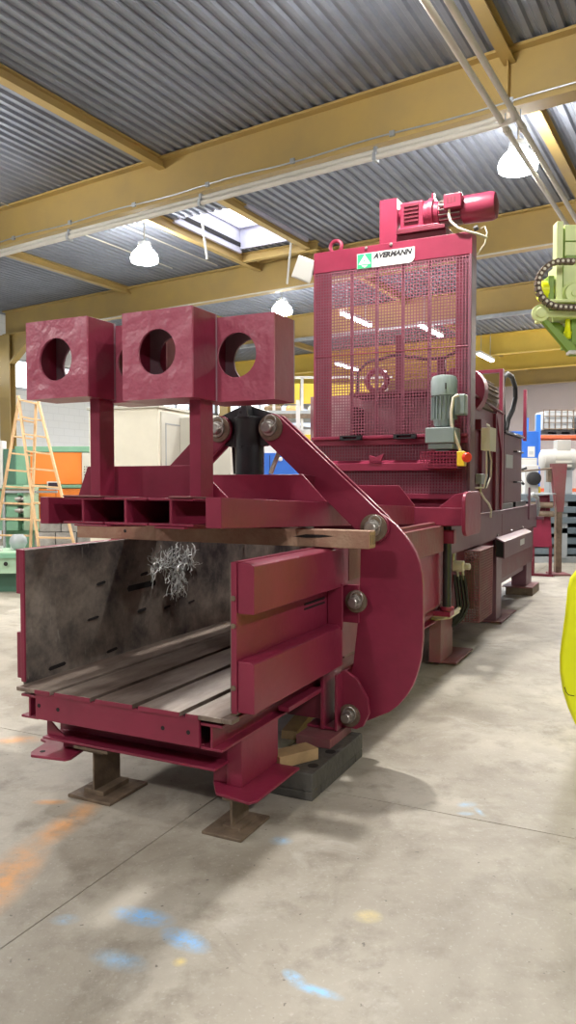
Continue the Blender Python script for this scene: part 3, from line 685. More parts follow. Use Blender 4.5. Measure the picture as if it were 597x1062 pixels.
obj('emblem_dot', MB().cyl((-.632, yy-.002, 3.515), (-.632, yy-.001, 3.515), .008, n=10), SIGN_GREEN, sign)
def lettering(name, s, x, z, size, m, shear=0.0, bold=0.0):
    cu = bpy.data.curves.new(name, 'FONT'); cu.body = s; cu.size = size; cu.shear = shear; cu.offset = bold; cu.extrude = .0004; cu.resolution_u = 2
    t = bpy.data.objects.new('tmp', cu); C.objects.link(t)
    bpy.context.view_layer.update()
    me = bpy.data.meshes.new_from_object(t.evaluated_get(bpy.context.evaluated_depsgraph_get()))
    bpy.data.objects.remove(t); me.name = name
    w = max(v.co.x for v in me.vertices)
    for v in me.vertices: v.co = Vector((x+v.co.x, yy-v.co.z, z+v.co.y))
    me.materials.clear(); me.materials.append(m)
    o = bpy.data.objects.new(name, me); C.objects.link(o); o.parent = sign
    return w
lettering('lettering', 'AVERMANN', -.548, 3.523, .0635, SIGN_TEXT, .30, .0034)
lettering('small_lettering', 'MASCHINENFABRIK', -.535, 3.497, .026, SIGN_GREY, .1)
for k in range(3): obj('small_line', MB().box(-.535+.10*k, -.46+.10*k, yy-.0008, yy, 3.470, 3.478), SIGN_GREY, sign)
P_('drive_column', MB().box(-.505, -.345, YF+.02, YF+.18, 3.645, 4.03), RED)
dr = P_('drive_base', MB().box(-.34, .09, YF-.02, YF+.30, 3.70, 3.735).box(-.34, .09, YF+.02, YF+.10, 3.645, 3.70), RED_DARK)
ax = YF+.13
gb = P_('gearbox', MB().box(-.32, -.11, ax-.11, ax+.11, 3.735, 3.98).box(-.335, .03, ax-.12, ax+.12, 3.735, 3.765), RED, dr, .02)
P_('gearbox_hub', MB().rings((-.345, ax, 3.90), (1,0,0), [(0, .06), (.03, .075), (.06, .075)], 20), RED, dr, 0)
for k in range(5): obj('cooling_rib', MB().box(-.28, -.15, ax-.125, ax-.105, 3.80+.033*k, 3.815+.033*k), RED_DARK, dr)
P_('flange', MB().rings((-.11, ax, 3.87), (1,0,0), [(0, .125), (.035, .125), (.04, .14), (.08, .14), (.085, .11), (.12, .10)], 28), RED, dr, 0)
obj('lifting_eye', MB().tube([(-.05, ax+.03*math.cos(t), 4.02+.03*math.sin(t)) for t in [i*math.pi/8 for i in range(16)]], .01, 6, True), RED, dr)
P_('motor_body', MB().rings((.01, ax, 3.87), (1,0,0), [(0, .085), (.20, .088), (.205, .115), (.44, .118), (.475, .105), (.485, .07)], 32), RED, dr, 0)
for k in range(16):
    t = 2*math.pi*k/16
    obj('cooling_fin', MB().box(.02, .20, -.003, .003, .08, .112).map(lambda p: Vector((p.x, ax+p.y*math.cos(t)-p.z*math.sin(t), 3.87+p.y*math.sin(t)+p.z*math.cos(t)))), STEEL, dr)
tb = P_('terminal_box', MB().box(.08, .23, ax-.17, ax-.09, 3.85, 3.97), RED, dr, .008)
for k in range(3): obj('mark', MB().box(.11+.03*k, .125+.03*k, ax-.1715, ax-.17, 3.89, 3.94), RED_DARK, dr)
obj('cable', MB().tube([(.12, ax-.13, 3.85), (.12, ax-.14, 3.80), (.14, ax-.15, 3.74), (.20, ax-.16, 3.68), (.28, ax-.15, 3.64), (.36, ax-.1, 3.62), (.42, ax-.04, 3.60)], .011, 8), CABLE, dr)
obj('cable', MB().tube([(.36, ax-.02, 3.69), (.40, ax-.03, 3.70), (.42, ax-.04, 3.64), (.40, ax-.02, 3.56), (.36, ax, 3.52), (.33, ax, 3.48)], .007, 6), CABLE, dr)
obj('cable_gland', MB().cyl((.315, ax-.06, 3.68), (.35, ax-.06, 3.69), .022, n=10), RUBBER, dr)
# floodlight left of the tower
fdl = P_('floodlight', MB().box(-.09, .09, -.07, .05, -.10, .10), WHITE, bevel=.006)
fdl.location = (-1.25, YF+.05, 3.53); fdl.rotation_euler = (.35, .35, .5)
obj('lamp_glass', MB().box(-.075, .075, -.074, -.07, -.085, .085), SIGN_WHITE, fdl)
P_('floodlight_bracket', MB().box(-1.20, -1.13, YF+.04, YF+.07, 3.47, 3.50), RED)
# grey geared motor on the mesh
MX, MY = .135, 3.53
mo = P_('geared_motor', MB().rings((MX, MY, 2.06), (0,0,1), [(0, .088), (.0, .088), (.20, .092), (.205, .108), (.33, .110), (.365, .095), (.375, .06)], 32), MOTOR_GREY, bevel=0)
for k in range(20):
    t = 2*math.pi*k/20
    obj('cooling_fin', MB().box(-.003, .003, .085, .108, 2.07, 2.255).map(lambda p: Vector((MX+p.x*math.cos(t)-p.y*math.sin(t), MY+p.x*math.sin(t)+p.y*math.cos(t), p.z))), MOTOR_GREY, mo)
P_('motor_flange', MB().rings((MX, MY, 2.01), (0,0,1), [(0, .07), (.02, .085), (.05, .085)], 28), MOTOR_GREY, mo, 0)
P_('gear_case', MB().box(MX-.13, MX+.115, MY-.11, MY+.11, 1.87, 2.0).box(MX-.11, MX+.10, MY-.09, MY+.09, 1.82, 1.87).box(MX-.06, MX+.06, MY-.06, MY+.06, 1.80, 1.82), MOTOR_GREY, mo, .012)
P_('terminal_box', MB().box(.235, .325, MY-.06, MY+.05, 2.10, 2.27), MOTOR_GREY, mo, .012)
obj('cable', MB().tube([(.27, MY-.07, 2.26), (.235, MY-.09, 2.24), (.22, MY-.10, 2.12), (.225, MY-.1, 2.02), (.25, MY-.09, 1.93), (.285, MY-.07, 1.82), (.30, MY-.04, 1.74)], .013, 8), CABLE, mo)
obj('data_slot', MB().box(MX+.035, MX+.045, MY-.106, MY-.09, 2.31, 2.36), DARK, mo)
es = P_('emergency_stop', MB().box(.265, .335, 3.42, 3.49, 1.68, 1.80), YEL_BTN, bevel=.006)
obj('button', MB().rings((.335, 3.44, 1.75), (.6,-.8,0), [(0, .025), (.02, .028), (.025, .04), (.045, .04), (.055, .03)], 20), RED_BTN, es)
# boxes and cables on the right side
jb = P_('junction_box', MB().box(.33, .40, 4.05, 4.30, 1.83, 2.03), BEIGE, bevel=.006)
obj('junction_lid', MB().box(.40, .41, 4.04, 4.31, 1.825, 2.035), BEIGE, jb)
for k in range(3): obj('cable', MB().tube([(.37, 4.1+.06*k, 1.83), (.37+.01*k, 4.1+.06*k, 1.74), (.36, 4.15+.10*k, 1.60), (.35, 4.1+.05*k, 1.50), (.30, 4.0, 1.50)], .008, 6), (CABLE, RUBBER, CABLE)[k], jb)
j2 = P_('junction_box', MB().box(.14, .20, 4.70, 5.05, 1.53, 1.63), GREY, bevel=.006)
obj('cable', MB().tube([(.17, 4.8, 1.53), (.17, 4.8, 1.45), (.18, 4.95, 1.38), (.18, 5.15, 1.33), (.175, 5.3, 1.26), (.17, 5.3, 1.18)], .012, 6), CABLE, j2)
# side cabinet, drum motor, tank
P_('side_panel', MB().box(.08, .10, 4.3, 6.15, 1.235, 2.30).box(-1.0, .10, 6.1, 6.15, 1.235, 2.30).box(-1.0, -.98, 4.3, 6.15, 1.235, 2.30), RED_DARK)
P_('panel_cap', MB().prism([(4.25, 2.40), (6.2, 2.32), (6.2, 2.34), (4.25, 2.42)], 'x', -1.0, .14), RED_DARK)
P_('panel_stiffener', MB().box(.10, .13, 5.05, 5.12, 1.24, 2.15), RED_DARK); P_('panel_stiffener', MB().box(.10, .13, 5.75, 5.8, 1.24, 2.3), RED_DARK)
P_('switch_box', MB().box(.10, .16, 4.85, 5.1, 2.07, 2.17), RED_DARK)
obj('cable', MB().tube([(.14, 5.1, 2.14), (.15, 5.25, 2.13), (.15, 5.35, 2.04), (.15, 5.35, 1.95), (.14, 5.2, 2.0)], .016, 8), CABLE, press)
P_('corner_gusset', MB().prism([(5.85, 2.33), (6.25, 2.36), (6.25, 1.75)], 'x', .10, .115), RED)
dm = P_('drum_motor', MB().rings((-.06, 4.9, 2.46), (0,1,0), [(0, .17), (.0, .24), (.12, .24), (.13, .20), (.9, .20), (.98, .16)], 32), STEEL_OLD, bevel=0)
P_('drum_ring', MB().rings((-.06, 4.88, 2.46), (0,1,0), [(0, .245), (.16, .25), (.17, .2)], 36), RED, dm, 0)
for k in range(24):
    t = 2*math.pi*k/24
    obj('cooling_fin', MB().box(-.004, .004, 5.08, 5.78, .195, .225).map(lambda p: Vector((-.06+p.x*math.cos(t)-p.z*math.sin(t), p.y, 2.46+p.x*math.sin(t)+p.z*math.cos(t)))), STEEL_OLD, dm)
P_('corner_post', MB().box(.08, .12, 6.15, 6.25, 1.235, 2.84), RED)
P_('corner_post', MB().box(-.75, -.71, 6.15, 6.25, 1.235, 2.84), RED)
P_('corner_post', MB().box(.08, .12, 7.80, 7.87, 2.1, 2.78), RED)
P_('top_bar', MB().box(-.75, .12, 6.17, 6.23, 2.80, 2.84), RED)
tk = P_('oil_tank', MB().box(-.9, .10, 6.40, 7.60, 1.30, 2.12), PANEL_RED, bevel=.008)
P_('tank_lid', MB().box(-.93, .13, 6.35, 7.66, 2.12, 2.14), BLACK, tk)
for k in range(9): obj('bolt', MB().cyl((.115, 6.45+.14*k, 2.14), (.115, 6.45+.14*k, 2.16), .012, n=6), STEEL, tk)
for z in (1.55, 1.93): obj('handle', MB().tube([(.10, 7.0, z), (.135, 7.02, z), (.135, 7.5, z), (.10, 7.52, z)], .010, 6), BLACK, tk)
obj('label_plate', MB().box(.1005, .102, 6.5, 6.95, 1.72, 1.88), SIGN_GREY, tk)
P_('tank_foot', MB().box(-.02, .12, 6.2, 6.9, 1.235, 1.30).box(-.02, .1, 7.2, 8.0, 1.235, 1.30), BLACK, tk)
obj('hose', MB().tube([(.06, 6.55, 2.14), (.06, 6.5, 2.35), (.06, 6.42, 2.62), (.06, 6.50, 2.78), (.06, 6.75, 2.86), (.06, 7.05, 2.86), (.06, 7.3, 2.76), (.06, 7.32, 2.62), (.06, 7.15, 2.46), (.06, 6.85, 2.32), (.06, 6.68, 2.14)], .03, 10), RUBBER, tk)
P_('filter', MB().rings((-.02, 6.75, 2.14), (0,0,1), [(0, .06), (.2, .06), (.22, .04), (.3, .03), (.31, .05), (.36, .05)], 16), STEEL_OLD, tk, 0)
P_('end_handle', MB().box(.15, .17, 7.85, 7.95, 1.05, 1.48), PANEL_RED)
obj('hose', MB().tube([(.12, 8.1, 1.34), (.13, 8.4, 1.38), (.14, 8.75, 1.32), (.14, 8.85, 1.18), (.13, 8.7, 1.05)], .03, 8), GREY, press)
P_('end_plate', MB().box(-1.2, .25, 8.6, 8.64, 1.02, 1.06).box(-1.1, .15, 8.6, 8.63, .9, 1.2), PANEL_RED)
P_('side_seam', MB().box(.150, .152, 6.02, 6.04, .95, 1.19), RED_DARK)

# ------------------------------------------------------------------ things under and on the press
def press_thing(name, label, cat, x, y, z=0, group=None): return thing(name, label, cat, MW(x, y, z), PRESS, group)
j = press_thing('steel_prop', 'rusty steel beam stub on a base plate under the left foot', 'prop', -.675, .215, 0, 'steel props under the press')
obj('base_plate', MB().box(-.14, .12, -.15, .15, 0, .016), STEEL_OLD, j, .003)
obj('stub', MB().ibeam(-.10, .10, -.02, 0, .12, .12, .012, .01).map(lambda p: Vector((p.x, p.y, .016+(p.z)*1.90))), STEEL_OLD, j, .002)
obj('top_plate', MB().box(-.11, .10, -.14, .14, .245, .260), STEEL_OLD, j, .003)
j = press_thing('steel_prop', 'rusty steel beam stub on a base plate under the right front foot', 'prop', .10, .15, 0, 'steel props under the press')
obj('base_plate', MB().box(-.11, .09, -.13, .14, 0, .014), STEEL_OLD, j, .003)
obj('stub', MB().ibeam(-.06, .09, -.0, .014, .150, .09, .012, .012), STEEL_OLD, j, .002)
tm = press_thing('timber_beam', 'long square timber lying across the chamber under the upper frame', 'timber', 0, .925, 1.2085)
obj('beam', MB().box(-1.46, .452, -.047, .047, 0, .092), WOOD, tm, .004)
obj('knot_gap', MB().prism([(.02, .052), (.10, .066), (.20, .066), (.26, .060), (.18, .050), (.10, .047)], 'y', -.0485, -.046), DARK, tm)
obj('nail_hole', MB().cyl((-1.09, -.0485, .05), (-1.09, -.046, .05), .010, n=12), DARK, tm)
obj('end_cap', MB().box(.450, .4545, -.040, .040, .006, .086), WOOD_RAW, tm)
for a in (-.03, 0, .025): obj('end_check', MB().box(.4540, .456, a, a+.007, .02, .07), STEEL_OLD, tm)
bk = press_thing('plastic_block', 'black recycled plastic block on the floor under the pivot bracket', 'block', .155, .87, 0)
mb = MB().box(-.135, .135, -.33, .36, .045, .135).box(-.135, .135, -.33, -.22, 0, .045).box(-.135, .135, .25, .36, 0, .045).box(.10, .135, -.22, .25, 0, .045).box(-.135, -.10, -.22, .25, 0, .045)
obj('body', mb, PLASTIC_BLACK, bk, .008)
for y in (-.22, .0): obj('socket', MB().cyl((.09, y, .1345), (.09, y, .1365), .028, n=20), DARK, bk)
o = obj('wood_offcut', MB().box(-.055, .055, -.12, .12, 0, .06), WOOD_RAW, None, .004); place(o, MW(.13, .66, .1365), PRESS-.5); tag(o, 'short raw wood offcut lying on the black plastic block', 'wood')
o = obj('spacer_plate', MB().box(-.10, .10, -.15, .16, 0, .05), RED_DUST, None, .003); place(o, MW(.13, 1.05, .1365), PRESS); tag(o, 'dusty maroon steel spacer between plastic block and pivot bracket', 'spacer')
o = obj('wood_chock', MB().box(-.16, .20, -.30, .30, 0, .104), STEEL_OLD, None, .004); place(o, MW(.0, 8.3, 0), PRESS); tag(o, 'dark wood chock under the rear leg of the press', 'chock')
o = obj('timber_scrap', MB().box(-.05, .05, -.45, .45, 0, .05), WOOD_RAW, None, .003); place(o, MW(-.30, 1.75, 0), PRESS+.2); tag(o, 'pale timber length on the floor under the press bed', 'timber')
# silvery shreds caught in the slot of the left side plate
mb = MB()
for k in range(150):
    if k < 100: y, z = random.uniform(1.08, 1.55), random.gauss(1.03, .028)
    else: y, z = random.uniform(1.27, 1.42), random.uniform(.86, 1.0)
    x = -1.055+random.uniform(0, .02); pts = []
    a = random.uniform(0, 6.28) if k < 100 else -1.57+random.uniform(-.5, .5); s = .02
    for q in range(6):
        pts.append((x, y, z)); a += random.uniform(-.8, .8); y += s*math.cos(a); z += s*math.sin(a); x = min(-1.02, max(-1.055, x+random.uniform(-.012, .014)))
    mb.tube(pts, .0027, 3)
o = obj('foil_shreds', mb, SHRED, None, kind='stuff'); place(o, O_M, PRESS); tag(o, 'tangle of silvery shreds caught on the dark left side plate', 'shreds')

# ------------------------------------------------------------------ lime green machine at the right edge
lm = thing('drilling_machine', 'fluorescent yellow green machine reaching in from the right edge', 'machine', (2.3, 4.6, 0), 0)
def LM(name, mb, m, bevel=.006): return obj(name, mb.map(lambda p: p-Vector((2.3, 4.6, 0))), m, lm, bevel)
out = [(1.80, 1.16), (1.70, 1.13), (1.62, 1.055), (1.585, 1.01), (1.572, .95), (1.56, .80), (1.545, .68), (1.533, .57), (1.535, .47), (1.552, .36), (1.585, .26), (1.625, .17), (1.70, .09), (1.80, .0), (2.9, .0), (2.9, 1.16)]
bh = MB().prism(out, 'y', 4.30, 4.95)
bh.map(lambda p: p if p.y < 4.6 or p.x > 2.5 else Vector((p.x+.30*(2.9-p.x)/1.37, p.y, max(0, .58+(p.z-.58)*.9))))
LM('base_housing', bh, FLUO, .03)
obj('crack', MB().tube([(-.735, -.302, .39), (-.725, -.302, .36), (-.71, -.302, .345), (-.68, -.302, .34)], .0025, 4), DARK, lm)
LM('column', MB().box(2.15, 2.6, 4.6, 5.1, 1.1, 4.2), LIME_D)
LM('mast_plate', MB().box(1.655, 1.695, 4.78, 4.86, 2.66, 3.155), LIME)
LM('mast_edge', MB().box(1.697, 1.707, 4.80, 4.87, 2.66, 3.12), LIME_D)
LM('head_cover', MB().box(1.71, 2.2, 4.80, 5.0, 2.93, 3.14), LIME)
LM('head_seam', MB().box(1.71, 2.2, 4.79, 4.80, 3.035, 3.04).box(1.71, 2.2, 4.77, 4.80, 2.925, 2.945), LIME_D)
LM('head_body', MB().box(1.71, 2.2, 4.83, 5.1, 2.60, 2.93), LIME)
LM('spindle_boss', MB().rings((1.765, 4.83, 2.715), (0,-1,0), [(0, .075), (.03, .075), (.035, .06), (.06, .055), (.06, .02), (.07, .02)], 28), LIME, 0)
LM('motor', MB().rings((1.57, 4.86, 2.745), (1,0,0), [(0, .05), (.01, .062), (.05, .064), (.055, .05), (.12, .05)], 24), FLUO, 0)
LM('motor_ribs', MB().box(1.615, 1.65, 4.80, 4.90, 2.66, 2.83), LIME_D)
LM('carriage_rail', MB().box(1.60, 2.3, 4.72, 4.95, 2.645, 2.665).box(1.575, 2.3, 4.74, 4.95, 2.56, 2.60), LIME)
LM('carriage_inset', MB().box(1.58, 2.3, 4.76, 4.95, 2.60, 2.645), LIME_D)  # darker green strip set back between the carriage rails
LM('pulley', MB().rings((1.545, 4.76, 2.585), (0,-1,0), [(0, .05), (.015, .052), (.03, .052), (.032, .035), (.045, .03), (.05, .012)], 24), LIME, 0)
LM('brace', MB().prism([(1.555, 2.55), (1.60, 2.55), (1.80, 2.36), (2.3, 2.36), (2.3, 2.33), (1.745, 2.33)], 'y', 4.76, 4.80), LIME_D)
LM('brace', MB().prism([(1.64, 2.55), (1.70, 2.55), (1.85, 2.40), (1.80, 2.38)], 'y', 4.84, 4.9), LIME_D)
LM('under_block', MB().box(1.76, 2.2, 4.8, 5.0, 2.40, 2.56), LIME_D)
LM('hanging_knob', MB().rings((1.735, 4.8, 2.56), (0,0,-1), [(0, .015), (.07, .018), (.08, .025), (.12, .02)], 12), FLUO, 0)
LM('drop_tab', MB().box(1.553, 1.563, 4.75, 4.76, 2.53, 2.57).box(1.62, 1.63, 4.75, 4.76, 2.53, 2.57), LIME)
LM('brace_shoe', MB().box(1.725, 1.80, 4.74, 4.8, 2.335, 2.36), WHITE)
arc = [(1.72, 2.885), (1.66, 2.885)] + [(1.655+.142*math.cos(t), 2.748+.137*math.sin(t)) for t in [math.pi/2+math.pi*i/16 for i in range(1, 17)]] + [(1.70, 2.608), (1.78, 2.604), (1.90, 2.602)]
# drag chain of links
def along(pts, step):
    o = []; acc = 0; last = Vector(pts[0]); o.append((last, None))
    for a, b_ in zip(pts, pts[1:]):
        a = Vector(a); b_ = Vector(b_); L = (b_-a).length; d = (b_-a)/L; t = step-acc
        while t <= L: o.append((a+d*t, d)); t += step
        acc = L-(t-step)
    return o
ch = LM('drag_chain', MB().tube([(p[0], 4.70, p[1]) for p in arc], .016, 8), RUBBER, 0)
for p, d in along(arc, .031):
    if d is None: d = Vector((-1, 0))
    t = math.atan2(d.y, d.x)
    obj('chain_link', MB().box(-.013, .013, -.022, .022, -.016, .016).map(lambda q: Vector((p.x+q.x*math.cos(t)-q.z*math.sin(t)-2.3, 4.70+q.y-4.6, p.y+q.x*math.sin(t)+q.z*math.cos(t)))), STEEL_OLD, ch)
    obj('link_rivet', MB().cyl((p.x-2.3, 4.676-4.6, p.y), (p.x-2.3, 4.6785-4.6, p.y), .009, n=8), CREAM, ch)

# ------------------------------------------------------------------ background, left
# step ladder
ld_ = thing('step_ladder', 'tall wooden double step ladder standing beside the orange doored machine', 'ladder', (-4.0, 12.4, 0), 0)
def LD(name, mb, par=ld_): return obj(name, mb.map(lambda p: p-Vector((-4.0, 12.4, 0))), LADDER_WOOD, par, .003)
def stick(a, b_, w=.035, d=.06):
    a = Vector(a); b_ = Vector(b_); z = (b_-a).normalized(); x = Vector((1,0,0)); y = z.cross(x).normalized(); x = y.cross(z)
    vs = [p+sx*w/2*x+sy*d/2*y for p in (a, b_) for sx, sy in ((-1,-1),(1,-1),(1,1),(-1,1))]
    return MB().add(vs, [(0,3,2,1),(4,5,6,7),(0,1,5,4),(1,2,6,5),(2,3,7,6),(3,0,4,7)])
fa, fb = Vector((-4.32, 12.35, 2.93)), Vector((-3.895, 12.15, 0))
ga, gb_ = Vector((-4.02, 12.40, 2.86)), Vector((-3.29, 12.25, 0))
ra, rb = Vector((-4.33, 12.42, 2.90)), Vector((-5.06, 12.95, 0))
sa, sb = Vector((-4.07, 12.46, 2.84)), Vector((-4.40, 13.0, 0))
for a, b_ in ((fa, fb), (ga, gb_), (ra, rb), (sa, sb)): LD('rail', stick(a, b_))
for k in range(10):
    t = .02+.094*k
    LD('rung', stick(fa.lerp(fb, t), ga.lerp(gb_, t), .03, .05) if False else MB().add([p+Vector(q) for p in (fa.lerp(fb, t), ga.lerp(gb_, t)) for q in ((0,-.03,-.014),(0,.03,-.014),(0,.03,.014),(0,-.03,.014))], [(0,1,2,3),(7,6,5,4),(0,4,5,1),(1,5,6,2),(2,6,7,3),(3,7,4,0)]))
    if k > 0: LD('rung', MB().add([p+Vector(q) for p in (ra.lerp(rb, t), sa.lerp(sb, t)) for q in ((0,-.03,-.014),(0,.03,-.014),(0,.03,.014),(0,-.03,.014))], [(0,1,2,3),(7,6,5,4),(0,4,5,1),(1,5,6,2),(2,6,7,3),(3,7,4,0)]))
# green machine with orange doors
gm = thing('green_machine', 'green machine cabinet with orange doors behind the wooden ladder', 'machine', (-4.2, 14.0, 0), 0)
def GM(name, mb, m, bevel=.006): return obj(name, mb, m, gm, bevel)
GM('body', MB().box(-.72, .62, .06, 1.6, .35, 2.18), GREEN)
for q in ((-.75, .66, .0, .06, 2.10, 2.20), (-.66, .66, .0, .06, 1.44, 1.50), (-.75, .66, 0, .06, .3, .42), (-.76, -.56, -.05, .06, 1.5, 2.2)): GM('frame_bar', MB().box(*q), GREEN)
d1 = GM('door', MB().box(-.50, .44, .01, .05, 1.51, 2.09), ORANGE); d2 = GM('door', MB().box(-.70, .60, .01, .05, .70, 1.43), ORANGE)
obj('door_seam', MB().box(-.04, -.035, .005, .012, .72, 1.42), DARK, d2)
pn = GM('control_panel', MB().box(.45, .72, -.02, .06, 1.45, 2.08), CREAM2)
for a in range(5):
    for b_ in range(4): obj('button', MB().cyl((.50+.04*a, -.021, 1.68+.05*b_), (.50+.04*a, -.03, 1.68+.05*b_), .010, n=8), RUBBER, pn)
GM('base', MB().box(-.8, .7, -.1, 1.6, 0, .35), GREEN_PALE)
GM('dark_post', MB().box(-.95, -.74, -.1, .3, 0, 2.15), GREEN_DARK)
GM('white_post', MB().box(-1.06, -.96, -.1, .1, .9, 2.3), WHITE)
sc = thing('control_screen', 'small white framed screen in front of the orange doors', 'screen', (-4.10, 13.4, 1.42), 0)
obj('case', MB().box(-.11, .11, 0, .06, 0, .14), WHITE, sc, .005); obj('glass', MB().box(-.085, .085, -.003, 0, .025, .12), SCREEN, sc)
obj('arm', MB().box(-.9, .06, .02, .06, -.06, -.02), GREY, sc); obj('arm_post', MB().box(-.9, -.86, .02, .06, -1.42, -.02), GREY, sc)
# lathe at far left
la = thing('green_lathe', 'pale green machine tool with chucks at the far left edge', 'machine', (-4.70, 13.38, 0), 0)
for nm, mb, m in (('body', MB().box(-.4, .22, .3, .42, 0, 1.5), GREEN), ('slide', MB().box(.05, .25, .1, .3, .7, 1.5), GREEN_PALE), ('slide', MB().box(-.4, -.05, .1, .3, .7, 1.45), GREEN)): obj(nm, mb, m, la, .006)
for z in (1.05, 1.25): obj('chuck', MB().rings((-.1, .15, z), (1,0,0), [(0, .06), (.1, .06), (.1, .04), (.2, .04)], 16), STEEL, la)
for z in (.9, 1.15, 1.4): obj('guide', MB().box(-.4, .25, .06, .1, z, z+.03), STEEL_OLD, la)
gt = thing('green_table', 'pale green machine bed littered with white scraps at left', 'machine', (-4.15, 10.8, 0), 0)
obj('bed', MB().box(-.7, .75, -.2, .5, .28, .58), GREEN_PALE, gt, .01); obj('foot', MB().box(-.6, .4, 0, .4, 0, .28), GREEN_DARK, gt); obj('bed_lip', MB().box(-.7, .75, -.24, -.2, .5, .56), GREEN, gt)
for k in range(3): obj('bolt_hole', MB().cyl((.05+.2*k, -.242, .42), (.05+.2*k, -.238, .42), .03, n=12), DARK, gt)
for k in range(8):
    o = obj('white_scrap', MB().prism([(random.uniform(.03, .07)*math.cos(t)*1.4, random.uniform(.03, .08)*math.sin(t)) for t in [i*6.28/7 for i in range(7)]], 'z', 0, random.uniform(.02, .06)), WHITE)
    place(o, (-4.78+.115*k, 10.74+.36*(k % 2), .581), random.uniform(0, 3)); tag(o, 'white scrap lying on the pale green machine bed', 'scrap', 'white scraps on the green bed')
o = obj('clear_bowl', MB().rings((0,0,0), (0,0,1), [(0, .05), (.03, .09), (.10, .125), (.17, .115), (.22, .07)], 20), GREY); place(o, (-3.86, 10.95, .581), 0); tag(o, 'round grey bowl on the pale green machine bed', 'bowl')
# concrete blocks
bs = thing('block_stack', 'stack of grey concrete blocks behind the left side plate', 'blocks', (-3.55, 13.0, 0), .05)
for r_ in range(4):
    for q in range(4): obj('block', MB().box(-.75+.36*q+.09*(r_ % 2), -.75+.36*q+.345+.09*(r_ % 2), random.uniform(0, .02), .3, .235*r_, .235*r_+.225), CONC_BLK, bs, .008)
# cream cabinet
cc = thing('cream_cabinet', 'large cream steel cabinet standing behind the two posts', 'cabinet', (-1.52, 9.0, 0), math.radians(-20))
obj('body', MB().box(-.95, 0, 0, 1.6, 0, 2.42), CREAM, cc, .01)
obj('side_panel', MB().box(0, .02, .05, 1.55, .05, 2.38), CREAM2, cc, .004)
obj('panel_frame', MB().box(.02, .026, .14, .155, .1, 2.25).box(.02, .026, .155, 1.5, 2.235, 2.25).box(.02, .026, 1.485, 1.5, .1, 2.25), GREY, cc)
obj('lid', MB().box(-.97, .03, -.02, 1.62, 2.42, 2.45), CREAM2, cc, .004)
obj('annex', MB().box(0.02, .7, .5, 1.6, 0, 2.34), CREAM2, cc, .006)
# between posts and tower
bl = thing('blue_machine', 'bright blue machine cabinet behind the link arm', 'machine', (.0, 12.4, 0), 0)
obj('body', MB().box(-.9, .25, 0, .9, 0, 2.02), BLUE, bl, .008); obj('seam', MB().box(-.3, -.29, -.004, 0, .2, 1.98), DARK, bl); obj('knob', MB().rings((-.12, 0, 1.92), (0,-1,0), [(0, .03), (.03, .035), (.04, .02)], 12), WHITE, bl)
gc = thing('white_machine', 'white and grey enclosure with a yellow door behind the black cylinder', 'machine', (.1, 14.6, 0), 0)
obj('body', MB().box(-1.0, 1.2, 0, 1.2, 0, 2.55), WHITE, gc, .008); obj('door', MB().box(.14, .40, -.03, 0, 1.6, 2.45), YELLOW, gc, .004); obj('panel', MB().box(.46, 1.0, -.02, 0, 1.5, 2.5), GREY, gc, .004)
obj('frame_post', MB().box(.05, .13, -.05, 0, 1.2, 3.1), WHITE, gc); obj('frame_post', MB().box(.40, .46, -.05, 0, 1.2, 2.6), WHITE, gc)
obj('red_button', MB().rings((.52, -.03, 1.98), (0,-1,0), [(0, .06), (.05, .06)], 16), RED_BTN, gc)
mz = thing('yellow_mezzanine', 'storage platform with yellow panels and white posts left of the tower', 'platform', (.3, 17.0, 0), HALL*.0)
for k in range(5): obj('panel', MB().box(-1.2+.62*k, -.66+.62*k, 0, .03, 3.28, 3.72), YELLOW, mz, .004)
for k in range(6): obj('post', MB().box(-1.26+.62*k, -1.20+.62*k, -.03, .03, 0, 3.85), WHITE, mz)
obj('deck', MB().box(-1.3, 2.0, -.1, 2.5, 3.05, 3.12), GREY, mz); obj('beam', MB().box(-1.3, 2.0, -.1, -.05, 2.95, 3.05), STEEL_OLD, mz)
obj('top_rail', MB().box(-1.3, 2.0, -.03, .03, 3.83, 3.88), WHITE, mz)
for k in range(4):
    o = obj('storage_crate', MB().box(-.2, .2, -.15, .15, 0, .12).box(-.18, .18, -.13, .13, .12, .15), (STEEL_OLD, WOOD_RAW, GREY, STEEL_OLD)[k], None, .01); place(o, (-.3+.5*k, 16.62, 3.00), 0)
    o.location = (-.35+.5*k, 17.5, 3.12); tag(o, ('brown crate at the left end of the yellow platform', 'tan crate on the yellow platform', 'grey crate on the yellow platform', 'brown crate nearest the tower on the yellow platform')[k], 'crate', 'crates on the platform')
# ------------------------------------------------------------------ background, right
rs = thing('red_stand', 'maroon folded steel stand just past the rear end of the press', 'stand', (4.17, 12.6, 0), PRESS); rs.scale = (1.2, 1.2, 1.2)
obj('plate', MB().prism([(-.12, .40), (-.08, 1.1), (.10, 1.12), (.14, .40)], 'y', 0, .02), RED, rs, .003); obj('plate', MB().prism([(-.06, 1.08), (.02, .72), (.08, 1.08)], 'y', -.03, 0), RED_DARK, rs, .003)
obj('top', MB().box(-.15, .16, -.12, .2, 1.12, 1.14), GREY, rs); obj('leg', MB().box(-.13, -.09, 0, .04, 0, .42), RED_DARK, rs); obj('leg', MB().box(.10, .14, 0, .04, 0, .42), RED_DARK, rs)
obj('clamp', MB().cyl((-.15, -.08, .98), (.16, -.08, .98), .04, n=14).cyl((-.2, -.08, .86), (.17, -.08, .86), .04, n=14), STEEL_OLD, rs)
obj('leg', MB().box(-.14, .16, -.02, .1, .0, .03), RED_DARK, rs)
sp = thing('pole_stand', 'grey pole stand with a tapered maroon plate on top behind the press', 'stand', (4.55, 12.9, 0), 0)
